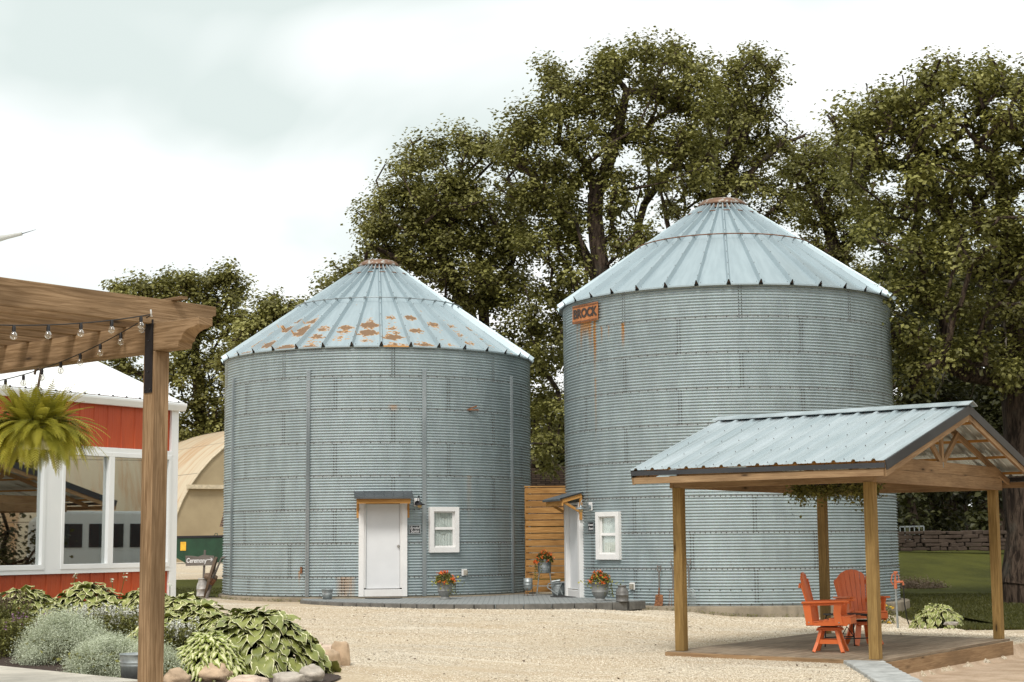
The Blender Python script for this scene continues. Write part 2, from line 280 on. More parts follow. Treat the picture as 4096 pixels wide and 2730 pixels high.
class MB:
    """mesh collector; everything added ends in ONE mesh object"""
    def __init__(s, M=None): s.v = []; s.f = []; s.uv = []; s.mi = []; s.M = M; s.sm = []
    def add(s, vs, fs, mi=0, uvs=None, smooth=False):
        o = len(s.v)
        for p in vs: s.v.append(tuple(s.M @ Vector(p)) if s.M else tuple(p))
        for i, f in enumerate(fs):
            s.f.append([o + a for a in f]); s.mi.append(mi); s.sm.append(smooth); s.uv.extend(uvs[i] if uvs else [(0, 0)] * len(f))
    def beam(s, p0, p1, w, h, mi=0, up=(0, 0, 1), rnd=True, ends=None):
        """box from p0 to p1 (centre line), w sideways, h along up; UV x runs along it"""
        p0, p1, up = Vector(p0), Vector(p1), Vector(up); d = (p1 - p0); ln = d.length; d.normalize(); sd = d.cross(up)
        if sd.length < 1e-5: sd = Vector((1, 0, 0))
        sd.normalize(); u = sd.cross(d).normalized(); c = []
        for p in (p0, p1):
            for a, b in ((-1, -1), (1, -1), (1, 1), (-1, 1)): c.append(p + sd * (a * w / 2) + u * (b * h / 2))
        ou, ov = (random.random() * 50, random.random() * 50) if rnd else (0, 0)
        fs = [(0, 1, 5, 4), (1, 2, 6, 5), (2, 3, 7, 6), (3, 0, 4, 7), (3, 2, 1, 0), (4, 5, 6, 7)]; uvs = []; acc = 0
        for k_, t in zip(range(4), (w, h, w, h)):
            a, b = acc, acc + t; acc = b + .37; uvs.append([(ou, ov + a), (ou, ov + b), (ou + ln, ov + b), (ou + ln, ov + a)])
        e_ = [(ou, ov), (ou + w * .3, ov), (ou + w * .3, ov + h), (ou, ov + h)]; uvs += [e_, e_]; s.add(c, fs, mi, uvs)
    def box(s, c, size, mi=0, rz=0):
        c = Vector(c); dx = Vector((math.cos(rz), math.sin(rz), 0)) * size[0] / 2
        s.beam(c - dx, c + dx, size[1], size[2], mi)
    def tube(s, pts, r, n=8, mi=0, cap=True, smooth=True):
        pts = [Vector(p) for p in pts]; rs = r if hasattr(r, '__len__') else [r] * len(pts); vs = []; px = None; ln = 0; lens = []
        for i, p in enumerate(pts):
            d = (pts[min(i + 1, len(pts) - 1)] - pts[max(i - 1, 0)]).normalized()
            if px is None: px = d.orthogonal().normalized()
            px = (px - d * px.dot(d)).normalized(); py = d.cross(px)
            if i: ln += (p - pts[i - 1]).length
            lens.append(ln)
            for k_ in range(n):
                a = 2 * math.pi * k_ / n; vs.append(p + (px * math.cos(a) + py * math.sin(a)) * rs[i])
        fs = []; uvs = []
        for i in range(len(pts) - 1):
            for k_ in range(n):
                q = (k_ + 1) % n; fs.append((i * n + k_, i * n + q, (i + 1) * n + q, (i + 1) * n + k_)); a, b = k_ / n, (k_ + 1) / n; uvs.append([(lens[i], a * .4), (lens[i], b * .4), (lens[i + 1], b * .4), (lens[i + 1], a * .4)])
        s.add(vs, fs, mi, uvs, smooth)
        if cap:
            s.add(vs[:n], [list(range(n))[::-1]], mi); s.add(vs[-n:], [list(range(n))], mi)
    def lathe(s, prof, c=(0, 0, 0), n=28, mi=0, smooth=True, a0=0, a1=2 * math.pi, sy=1):
        c = Vector(c); full = abs(a1 - a0 - 2 * math.pi) < 1e-6; m = n if full else n + 1; vs = []
        for (r, z) in prof:
            for k_ in range(m):
                a = a0 + (a1 - a0) * k_ / n; vs.append(c + Vector((r * math.cos(a), r * sy * math.sin(a), z)))
        fs = []; uvs = []
        for i in range(len(prof) - 1):
            for k_ in range(n):
                q = (k_ + 1) % m; fs.append((i * m + k_, i * m + q, (i + 1) * m + q, (i + 1) * m + k_)); uvs.append([(k_ / n, prof[i][1]), ((k_ + 1) / n, prof[i][1]), ((k_ + 1) / n, prof[i + 1][1]), (k_ / n, prof[i + 1][1])])
        s.add(vs, fs, mi, uvs, smooth)
    def prism(s, poly, z0, z1, mi=0, ztop=None):
        n = len(poly); vs = [(x, y, z0) for x, y in poly] + [(x, y, z1) for x, y in poly]
        s.add(vs, [list(range(n))[::-1], list(range(n, 2 * n))] + [(i, (i + 1) % n, n + (i + 1) % n, n + i) for i in range(n)], mi)
    def poly3(s, pts, d, mi=0):
        """extrude the flat polygon pts (3-D) by vector d"""
        n = len(pts); d = Vector(d); vs = [Vector(p) for p in pts] + [Vector(p) + d for p in pts]; ou = random.random() * 9
        L0 = max(((vs[(i + 1) % n] - vs[i]) for i in range(n)), key=lambda q_: q_.length).normalized(); nn = None
        for i in range(2, n):
            nn = (vs[1] - vs[0]).cross(vs[i] - vs[0])
            if nn.length > 1e-6: break
        sd = L0.cross(nn.normalized()) if nn and nn.length > 1e-6 else Vector((0, 0, 1))
        U = lambda p: (ou + (p - vs[0]).dot(L0), ou + (p - vs[0]).dot(sd))
        fs = [list(range(n))[::-1], list(range(n, 2 * n))] + [(i, (i + 1) % n, n + (i + 1) % n, n + i) for i in range(n)]
        uvs = [[U(vs[i]) for i in range(n)][::-1], [U(vs[i]) for i in range(n)]] + [[U(vs[i]), U(vs[(i + 1) % n]), (U(vs[(i + 1) % n])[0], U(vs[(i + 1) % n])[1] + .04), (U(vs[i])[0], U(vs[i])[1] + .04)] for i in range(n)]
        s.add(vs, fs, mi, uvs)
    def ball(s, c, r, n=10, mi=0, sq=(1, 1, 1)):
        c = Vector(c); pr = [(math.sin(math.pi * i / (n // 2)) , -math.cos(math.pi * i / (n // 2))) for i in range(n // 2 + 1)]; vs = []
        for (a, z) in pr:
            for k_ in range(n):
                t = 2 * math.pi * k_ / n; vs.append(c + Vector((r * sq[0] * max(a, .001) * math.cos(t), r * sq[1] * max(a, .001) * math.sin(t), r * sq[2] * z)))
        fs = [(i * n + k_, i * n + (k_ + 1) % n, (i + 1) * n + (k_ + 1) % n, (i + 1) * n + k_) for i in range(len(pr) - 1) for k_ in range(n)]; s.add(vs, fs, mi, None, True)
    def mesh(s, name, mats, bev=0):
        me = bpy.data.meshes.new(name); me.from_pydata(s.v, [], s.f); uvl = me.uv_layers.new(name='UVMap'); uvl.data.foreach_set('uv', np.array(s.uv, dtype=np.float32).ravel())
        me.polygons.foreach_set('material_index', s.mi); me.polygons.foreach_set('use_smooth', s.sm)
        for m_ in mats: me.materials.append(MATS[m_])
        me.update(); return me
    def build(s, name, mats, parent=None, label=None, bev=0):
        mats = [mats] if isinstance(mats, str) else mats; o = bpy.data.objects.new(name, s.mesh(name, mats)); COL.objects.link(o)
        if bev:
            b = o.modifiers.new('bevel', 'BEVEL'); b.width = bev; b.segments = 2; b.limit_method = 'ANGLE'
        adopt(o, parent)
        if label: o['label'] = label
        return o
def adopt(o, parent):
    if parent is not None:
        o.parent = parent; o.matrix_parent_inverse = WM[parent.name].inverted(); WM[o.name] = Matrix.Identity(4)
    else: WM[o.name] = Matrix.Identity(4)
WM = {}
def tag(o, label=None, cat=None, group=None, kind=None):
    for a, b in (('label', label), ('category', cat), ('group', group), ('kind', kind)):
        if b: o[a] = b
    return o
def thing(name, label, cat, loc=(0, 0, 0), group=None):
    o = bpy.data.objects.new(name, None); COL.objects.link(o); o.location = loc; o.empty_display_size = .3; WM[o.name] = Matrix.Translation(Vector(loc)); return tag(o, label, cat, group)
def copy_tree(o, parent=None):
    c = o.copy(); COL.objects.link(c)
    if parent is not None: c.parent = parent
    WM[c.name] = WM[o.name].copy()
    for ch in [x for x in COL.objects if x.parent == o]: copy_tree(ch, c)
    return c
def npmesh(name, V, Fc, UV, mat, parent=None, smooth=False):
    me = bpy.data.meshes.new(name); nf, k_ = Fc.shape; me.vertices.add(len(V)); me.vertices.foreach_set('co', V.astype(np.float32).ravel()); me.loops.add(nf * k_); me.loops.foreach_set('vertex_index', Fc.astype(np.int32).ravel())
    me.polygons.add(nf); me.polygons.foreach_set('loop_start', np.arange(nf, dtype=np.int32) * k_); me.polygons.foreach_set('loop_total', np.full(nf, k_, dtype=np.int32)); me.update(calc_edges=True)
    uvl = me.uv_layers.new(name='UVMap'); uvl.data.foreach_set('uv', UV.astype(np.float32).ravel()); me.polygons.foreach_set('use_smooth', np.full(nf, smooth))
    for m_ in ([mat] if isinstance(mat, str) else mat): me.materials.append(MATS[m_])
    o = bpy.data.objects.new(name, me); COL.objects.link(o); adopt(o, parent); return o
def text_mesh(txt, size, depth, M, shear=0, align='CENTER', bold=0, xs=1):
    """returns an MB holding the lettering laid out by the 4x4 matrix M (x right, y up)"""
    cu = bpy.data.curves.new('lettering', 'FONT'); cu.body = txt; cu.size = size; cu.extrude = depth; cu.align_x = align; cu.align_y = 'CENTER'; cu.shear = shear; cu.offset = bold; cu.resolution_u = 4
    o = bpy.data.objects.new('lettering', cu); COL.objects.link(o); dg = bpy.context.evaluated_depsgraph_get(); dg.update(); me = o.evaluated_get(dg).to_mesh(); mb = MB(M); mb.add([(v.co.x * xs, v.co.y, v.co.z) for v in me.vertices], [tuple(p.vertices) for p in me.polygons]); o.evaluated_get(dg).to_mesh_clear()
    COL.objects.unlink(o); bpy.data.objects.remove(o); bpy.data.curves.remove(cu); return mb
def frameM(O, X, Y, Z):
    M = Matrix((X, Y, Z)).transposed().to_4x4(); M.translation = O; return M

def leaves(C, size, asp=.6, up=.35, jit=.3, rnd=None, droop=None, out=None, mixn=.6):
    """C (N,3) leaf centres -> folded rhombus quads"""
    n = len(C); nrm = RNG.normal(size=(n, 3)); nrm[:, 2] = np.abs(nrm[:, 2]) + up; nrm = nrm if out is None else nrm * mixn + out; nrm /= np.linalg.norm(nrm, axis=1)[:, None] + 1e-9
    t = RNG.normal(size=(n, 3)) if droop is None else droop + RNG.normal(size=(n, 3)) * .4
    t -= nrm * (t * nrm).sum(1)[:, None]; t /= np.linalg.norm(t, axis=1)[:, None]; b = np.cross(nrm, t); s = size * (1 + jit * RNG.uniform(-1, 1, n))[:, None]
    V = np.stack([C - t * s * .5, C + b * s * asp * .5 + t * s * .08 + nrm * s * .08, C + t * s * .5, C - b * s * asp * .5 + t * s * .08 + nrm * s * .08], 1).reshape(-1, 3)
    Fc = np.arange(4 * n).reshape(n, 4); r = RNG.random(n) if rnd is None else np.clip(rnd, 0, 1); UV = np.repeat(np.stack([r, RNG.random(n)], 1), 4, 0); return V, Fc, UV

# ------------------------------------------------------------------ ground
u_ = np.array([math.cos(R_(140.5)), math.sin(R_(140.5))]); w_ = np.array([math.cos(R_(55.5)), math.sin(R_(55.5))]); GB = np.array([4.80, 22.01])
CP = np.array([(-4, 38.5, .17), (-9, 42, .19), (-1, 34, .13), (-1, 35.2, .15), (1.5, 35.3, .14), (-3.5, 37, .16), (2.4, 24, -.07), (5, 22, -.06), (2.6, 36.2, .03), (5.4, 35.6, -.13), (8.5, 35, -.28), (10, 32, -.2), (-5, 22, .12), (-6.5, 25, .2), (-2, 18, .02), (1, 19, -.05), (3, 19, -.06), (0, 28, .03), (6, 29, -.12),
  (-12, 80, .62), (-8, 60, .4), (12, 75, 1.05), (20, 45, 0), (14, 38, -.1), (25, 85, 1.15), (0, 60, .35), (0, 110, 1.0), (40, 110, 1.4), (-40, 110, .9), (0, 5, 0), (-12, 18, .1), (12, 22, -.25), (20, 28, -.2), (-30, 40, .3), (0, 48, .25), (10, 46, .0)], dtype=float)
def smooth(a, b, x): t = np.clip((x - a) / (b - a), 0, 1); return t * t * (3 - 2 * t)
Minv = np.linalg.inv(np.stack([u_, w_], 1))
def G(x, y):
    x = np.asarray(x, float); y = np.asarray(y, float); d2 = (x[..., None] - CP[:, 0]) ** 2 + ((y[..., None] - CP[:, 1])) ** 2 + .8; w = 1 / d2 ** 1.6; z = (w * CP[:, 2]).sum(-1) / w.sum(-1)
    a = Minv[0, 0] * (x - GB[0]) + Minv[0, 1] * (y - GB[1]); s1 = x - (4.50 + .083 * (y - 19.5)); s2 = -a - .1; s = np.where(y < 21.7, s1, s2)
    low = smooth(-.05, .12, s) * (1 - smooth(27, 31, y)); return z * (1 - low) + low * (-.35 + .0 * z)
def g1(x, y): return float(G(np.array(x), np.array(y)))
def ax_(vals): return np.unique(np.concatenate(vals))
xs = ax_([np.arange(-9, 13, .22), np.arange(-40, 60, 2.0), np.linspace(-900, 900, 40)]); ys = ax_([np.arange(15, 44, .22), np.arange(-10, 120, 2.0), np.linspace(-300, 1500, 40)])
def sheet(name, xs, ys, mat, dz=0, fn=None, kind='structure'):
    X, Y = np.meshgrid(xs, ys) if fn is None else fn; Z = G(X, Y) + dz; ny, nx = X.shape; V = np.stack([X, Y, Z], -1).reshape(-1, 3); i = np.arange(nx * ny).reshape(ny, nx)
    Fc = np.stack([i[:-1, :-1], i[:-1, 1:], i[1:, 1:], i[1:, :-1]], -1).reshape(-1, 4); o = npmesh(name, V, Fc, V[Fc.ravel()][:, :2], mat, smooth=True); tag(o, kind=kind); return o
sheet('ground', xs, ys, 'gravel')
# lawn to the right of and behind the bins
lx = ax_([np.arange(-6.8, 70, .8)]); t = np.linspace(0, 1, 70)[:, None] ** 1.7
edge = np.where(lx < 9.2, 50 + 0 * lx, 31.6 + .12 * np.sin(lx * 1.7) + .25 * np.clip(12 - lx, 0, 3)) ; edge = np.where((lx >= 5) & (lx < 9.2), 44.5, edge); edge = np.where(lx < -8, 58 + 0 * lx, edge)
LX = np.repeat(lx[None], 70, 0); LY = edge[None] + (170 - edge[None]) * t
sheet('lawn', None, None, 'lawn_grass', .012, (LX, LY))
gx = np.linspace(-16, -7.5, 24); gy = np.linspace(0, 1, 16)[:, None]; near = 43.0 + .25 * np.sin(gx * 2.1) + (gx + 7.5) * .02
sheet('lawn', None, None, 'lawn_grass', .012, (np.repeat(gx[None], 16, 0), near[None] + (56 - near[None]) * gy))
# sandy dirt in front of the deck's open side
q = []
sx = np.linspace(0, 1, 40)[None]; sy = np.linspace(14, 30, 60)[:, None]
left = np.where(sy < 21.7, 4.62 + .083 * (sy - 19.5), GB[0] + (sy - GB[1]) * (w_[0] / w_[1]) + .12); SX = left + (16 - left) * sx ** 1.5; SY = sy + 0 * sx
sheet('dirt', None, None, 'sand', .045, (SX, SY))
# planting bed mulch
bx = np.linspace(0, 1, 40)[None]; by = np.linspace(16.8, 28, 44)[:, None]
bl = -9.5 + 0 * by; brt = -2.1 - .08 * np.sin(by * 2.2) - np.clip(by - 19.6, 0, 20) * .62; BX = bl + (brt - bl) * bx
sheet('planting_bed', None, None, 'mulch', .02, (BX, by + 0 * bx))
# concrete walk lower left
mb = MB(); mb.prism([(-3.98, 17.72), (-6.3, 20.05), (-7.6, 21.2), (-14, 24), (-16, 16), (-7, 13.5), (-4.55, 17.0)], -.05, .155); o = mb.build('concrete_path', 'slab_concrete', bev=.012); tag(o, kind='structure')
# gravel pebbles that stand out of the sheet, near part
def pebbles(n, xr, yr, size, mat, name, label, cat, ok, flat=.6):
    x = RNG.uniform(*xr, n); y = RNG.uniform(*yr, n); kp = ok(x, y); x, y = x[kp], y[kp]; n = len(x); z = G(x, y); s = size * RNG.uniform(.45, 1.25, n)
    base = np.array([(1, 0, 0), (0, 1, 0), (-1, 0, 0), (0, -1, 0), (0, 0, 1)], float); a = RNG.uniform(0, 6.28, n); V = base[None] * s[:, None, None] * RNG.uniform(.6, 1.2, (n, 5, 1)) * np.array([1, 1, flat]); c, sn = np.cos(a)[:, None], np.sin(a)[:, None]
    V = np.stack([V[..., 0] * c - V[..., 1] * sn + x[:, None], V[..., 0] * sn + V[..., 1] * c + y[:, None], V[..., 2] + z[:, None] + .004], -1).reshape(-1, 3)
    Fc = (np.arange(n)[:, None, None] * 5 + np.array([(0, 1, 4), (1, 2, 4), (2, 3, 4), (3, 0, 4)])[None]).reshape(-1, 3); r = np.repeat(RNG.random(n), 12); o = npmesh(name, V, Fc, np.stack([r, r], 1), mat); return tag(o, label, cat, kind='stuff')
k = NM('pebble', .9, 0, .2); k.col(k.ramp(k.sep(k.uv())[0], [(0, (.24, .18, .12)), (.22, (.54, .46, .34)), (.7, (.74, .68, .55)), (1, (.62, .53, .41))]))
inbed = lambda x, y: x < (-1.6 - np.clip(y - 19.6, 0, 20) * .62)
indeck = lambda x, y: (Minv[1, 0] * (x - GB[0]) + Minv[1, 1] * (y - GB[1]) > -.15) & (Minv[0, 0] * (x - GB[0]) + Minv[0, 1] * (y - GB[1]) < 3.25)
pebbles(60000, (-3, 6), (17.3, 27), .0115, 'pebble', 'gravel_stones', 'loose pale limestone chips lying on the gravel yard', 'gravel', lambda x, y: ~inbed(x, y) & ~indeck(x, y) & ((x < 4.3 + .083 * (y - 19.5)) | (y > 28)) & (np.sin(x * 1.1 + y * .55) + np.sin(y * 1.7 - x * .5) + RNG.normal(0, .9, len(x)) > -.7))
pebbles(26000, (-6, 9.5), (27, 37), .017, 'pebble', 'gravel_stones', 'pale gravel scattered in front of the round metal bins', 'gravel', lambda x, y: ~inbed(x, y) & ((x - 5.37) ** 2 + (y - 40.8) ** 2 > 22))
k = NM('chip', .9, 0, .1); k.col(k.ramp(k.sep(k.uv())[0], [(0, (.02, .012, .009)), (.6, (.075, .045, .03)), (1, (.15, .10, .07))]))
pebbles(22000, (-9, -1.5), (17, 26), .035, 'chip', 'bark_mulch', 'dark brown bark mulch between the hostas and stones', 'mulch', lambda x, y: (x < (-2.15 - np.clip(y - 19.6, 0, 20) * .62)) & (y - 17.9 > (x + 3.9) * -.96 - .0), .35)

# ------------------------------------------------------------------ grain bins
BINS = [dict(c=(-3.5988, 43.70), base=.28, seam0=5.634, top=6.40, re=4.15, ze=6.366, rc=.50, zc=8.90, ztop=9.20, n=7, hoop=.54), dict(c=(5.3723, 40.788), base=.12, seam0=6.637, top=7.40, re=4.19, ze=7.372, rc=.57, zc=9.89, ztop=10.19, n=8, hoop=.56)]
RB = 4.062
def cyl(b, ang, z=0, R=RB):
    """point on a bin: ang degrees from the side facing the camera, positive to the right; returns point, right tangent, outward normal"""
    X, Y = BINS[b]['c']; D = math.hypot(X, Y); ax = Vector((X / D, Y / D, 0)); rt = Vector((ax.y, -ax.x, 0)); a = R_(ang)
    n = -ax * math.cos(a) + rt * math.sin(a); t = rt * math.cos(a) + ax * math.sin(a); return Vector((X, Y, z)) + n * R, t, n
def fixM(b, ang, z, R=RB): p, t, n = cyl(b, ang, z, R); return frameM(p, t, -n, Vector((0, 0, 1)))      # local x right, y into the wall, z up
def grain_bin(b, label):
    B = BINS[b]; X, Y = B['c']; root = thing('grain_bin', label, 'grain bin', (X, Y, B['base']), 'round corrugated steel grain bins')
    # wall : real corrugation
    NA = 168; pitch = .8128 / 12; nper = 6; zs = np.arange(B['base'], B['top'], pitch / nper); rr = RB + -.018 * np.cos(2 * np.pi * (B['seam0'] - zs) / pitch) ; fr = ((B['seam0'] + 8.128 - zs) / .8128) % 1; rr += .004 * (fr < .5)
    OP = ((1.6, .50, .33, 2.55), (23.0, .33, 1.40, 2.36)) if b == 0 else ((-66.5, .50, .28, 2.46), (-43.2, .33, 1.20, 2.18)); aa = np.linspace(0, 2 * np.pi, NA + 1)
    aa = np.unique(np.round(np.concatenate([aa] + [[(R_(o_[0]) + q_ * o_[1] / RB) % (2 * np.pi) for q_ in (-1, 1)] for o_ in OP]), 6)); NA = len(aa) - 1; D = math.hypot(X, Y); axx, axy = X / D, Y / D
    nx = -axx * np.cos(aa) + axy * np.sin(aa); ny = -axy * np.cos(aa) - axx * np.sin(aa)
    V = np.stack([X + rr[:, None] * nx, Y + rr[:, None] * ny, zs[:, None] + 0 * nx], -1).reshape(-1, 3); i = np.arange(len(zs) * (NA + 1)).reshape(len(zs), NA + 1); Fc = np.stack([i[:-1, :-1], i[:-1, 1:], i[1:, 1:], i[1:, :-1]], -1).reshape(-1, 4)
    A = (aa[None] * RB + 0 * rr[:, None]).ravel(); fa, fz = A[Fc].mean(1) / RB, V[Fc][:, :, 2].mean(1); keep = np.ones(len(Fc), bool)
    for o_ in OP: keep &= ~((np.abs((fa - R_(o_[0]) + np.pi) % (2 * np.pi) - np.pi) < o_[1] / RB - 1e-5) & (fz > o_[2]) & (fz < o_[3]))
    Fc = Fc[keep]; UVv = np.stack([A, np.repeat(zs, NA + 1)], 1)
    wall = npmesh('wall', V, Fc, UVv[Fc.ravel()], 'wall_metal_%d' % b, root, True); wall.data.materials.append(MATS['bolt'])
    # bolts and seams
    mb = MB()
    OPS = ((1.6, 9.0, .2, 2.7), (23.0, 5.9, 1.2, 2.5)) if b == 0 else ((-66.5, 9.0, .2, 2.6), (-43.2, 5.9, 1.1, 2.35))
    def bolt(ang, z, s=.0115):
        if any(abs(ang - o_[0]) < o_[1] and o_[2] < z < o_[3] for o_ in OPS): return
        p, t, n = cyl(b, ang, z, RB + .017); U = Vector((0, 0, 1)); q = [p + t * sx * s + U * sz * s for sx, sz in ((-1, -1), (1, -1), (1, 1), (-1, 1))]; tip = p + n * .014; mb.add(q + [tip], [(0, 1, 4), (1, 2, 4), (2, 3, 4), (3, 0, 4)])
    for k_ in range(B['n']):
        z = B['seam0'] - k_ * .8128 - .015; step = 3.333 if k_ < 4 else 1.667
        a = -96
        while a < 96: bolt(a, z); a += step
    for k_ in range(-1, B['n'] + 1):
        z1 = min(B['seam0'] - k_ * .8128, B['top']); z0 = max(z1 - .8128, B['base'] + .05); off = 5 if k_ % 2 else -15
        for sx in range(-3, 4):
            a0 = off + 40 * sx
            if k_ >= 5: a0 += 3
            if abs(a0) > 95: continue
            z = z1 - .05
            while z > z0: bolt(a0 - .45, z); bolt(a0 + .45, z); z -= pitch
    a = -96
    while a < 96: bolt(a, B['base'] + .04); a += 3.3
    if b == 1:
        a = -90
        while a < 90: bolt(a, .47); a += 3.33
    mb.build('seam_bolts', 'bolt', root)
    # roof : 36 panels with raised ribs
    mb = MB(); NP = 36; rows = 7; sl = math.hypot(B['re'] - B['rc'], B['zc'] - B['ze']); off = 0.9 if b == 0 else 1.5; nup = Vector((0, 0, 1))
    cs, sn = (B['re'] - B['rc']) / sl, (B['zc'] - B['ze']) / sl
    def rp(ang, s, h):
        r = B['re'] - cs * s + sn * h; z = B['ze'] + sn * s + cs * h; return cyl(b, ang, z, r)[0]
    for k_ in range(NP):
        a0 = off + k_ * 10; svals = [sl * i / (rows - 1) for i in range(rows)]; vs = []; us = []
        for s in svals:
            rad = max(B['re'] - cs * s, .3); wa = math.degrees(.046 / rad); wt = math.degrees(.010 / rad); hh = .105
            if wa > 3.2: wt *= 3.2 / wa; wa = 3.2
            for (da, h, fx) in ((-wa, 0, .93), (-wt, hh, .97), (wt, hh, 1.03), (wa, 0, 1.07), (10 - wa, 0, 1.93)): vs.append(rp(a0 + da, s, h)); us.append((k_ + fx, s))
        fs = []; uvs = []
        for i in range(rows - 1):
            for j in range(4): q = (i * 5 + j, i * 5 + j + 1, (i + 1) * 5 + j + 1, (i + 1) * 5 + j); fs.append(q); uvs.append([us[t_] for t_ in q])
        mb.add(vs, fs, 0, uvs)
        mb.add([rp(a0 - .6, .012, .004), rp(a0 - .15, .012, .095), rp(a0 + .15, .012, .095), rp(a0 + .6, .012, .004)], [(0, 1, 2, 3)], 1)  # dark face over the open rib end, painting the shade inside it
        # turned down drip edge
        wa = math.degrees(.05 / B['re']); p0 = rp(a0 + wa, 0, 0); p1 = rp(a0 + 10 - wa, 0, 0); dn = Vector((0, 0, -.035)); mb.add([p0, p1, p1 + dn, p0 + dn], [(0, 3, 2, 1)], 0, [[(k_ + .1, 0)] * 4])
        for s in np.arange(.25, sl - .1, .62):
            p, t, n = cyl(b, a0, 0, 1); c = rp(a0, s, .107); mb.add([c + t * .013, c + Vector((0, 0, .014)), c - t * .013, c - n * .013 - Vector((0, 0, 0)), c + n * .013], [(0, 1, 4), (1, 2, 4), (0, 3, 1), (1, 3, 2)], 1)
        if abs((a0 + 5 + 180) % 360 - 180) < 100:
            for dd in (1.2, 8.8): c = rp(a0 + dd, .06, .004); p, t, n = cyl(b, a0, 0, 1); mb.add([c - t * .011, c + t * .011, c + Vector((0, 0, .02)), ], [(0, 1, 2)], 1)
    roof = mb.build('roof', ['bin_roof_rusted' if b == 0 else 'bin_roof_metal', 'bolt'], root)
    # soffit ring closing the eave
    mb = MB(); mb.lathe([(RB - .15, B['ze'] + .02), (B['re'] - .03, B['ze'] - .02)], (X, Y, 0), 90); mb.build('eave_flashing', 'steel_channel', root)
    # cap
    mb = MB(); rc = B['rc']; z = B['zc']; h = B['ztop'] - z
    mb.lathe([(rc + .10, z - .02), (rc + .02, z + .05), (rc - .03, z + .055), (rc - .03, z + .085), (rc + .05, z + .09), (rc + .055, z + .13), (rc + .0, z + .20), (rc - .10, z + .255), (rc - .22, z + .275), (.05, z + .285), (.001, z + .285)], (X, Y, 0), 40); cap = mb.build('roof_cap', 'cap_metal', roof)
    # hoop rod with its brackets and the small hand loops near the top
    s0 = sl * B['hoop']; mb = MB(); mb.tube([rp(a_, s0, .125) for a_ in range(0, 361, 4)], .014, 6, cap=False)
    for k_ in range(NP):
        a0 = off + k_ * 10; p, t, n = cyl(b, a0, 0, 1); c = rp(a0, s0, .0); up = Vector((0, 0, 1)); br = MB(); br.beam(c, rp(a0, s0, .15), .012, .07, up=t); br.build('rod_bracket', 'steel_channel', roof)
    mb.build('hoop_rod', 'rust_steel' if b else 'steel_channel', roof)
    for k_ in range(0, NP, 2):
        a0 = off + k_ * 10; s = sl - .42; mb = MB(); mb.tube([rp(a0, s, .06), rp(a0 + 2, s - .03, .10), rp(a0 + 5, s - .05, .105), rp(a0 + 8, s - .03, .10), rp(a0 + 10, s, .06)], .013, 5); mb.build('hand_loop', 'rust_steel', roof)
    return root, rp
def outlet(b, ang, z, root):
    M = fixM(b, ang, z, RB + .012); mb = MB(M); mb.box((0, -.012, 0), (.15, .03, .165)); o = mb.build('outlet_box', 'white_plastic', root, bev=.008); mb = MB(M); mb.box((.012, -.06, -.005), (.085, .07, .12)); mb.box((.012, -.10, -.01), (.035, .015, .07)); mb.build('outlet_cover', 'outlet_cover_plastic', o, bev=.008)
def wall_lamp(b, ang, z, root):
    M = fixM(b, ang, z, RB + .012); mb = MB(M); mb.box((0, -.01, 0), (.15, .025, .20)); lamp = mb.build('wall_lamp', 'white_plastic', root, bev=.01)
    mb = MB(M); mb.tube([(0, -.03, -.02), (0, -.09, -.02)], .06, 12); mb.tube([(0, -.09, .0), (0, -.12, .10), (0, -.17, .155), (0, -.24, .15), (0, -.28, .08), (0, -.28, 0)], .010, 7); mb.lathe([(.022, .03), (.03, .0), (.04, -.02), (.12, -.05), (.135, -.07), (.13, -.07), (.04, -.035)], (0, -.28, 0), 20); mb.build('lamp_arm', 'near_black_steel' if b == 0 else 'steel_channel', lamp)
    mb = MB(M); mb.lathe([(.045, -.04), (.055, -.07), (.05, -.12), (.02, -.14), (.001, -.14)], (0, -.28, 0), 14); mb.build('lamp_globe', 'brass_glass', lamp)
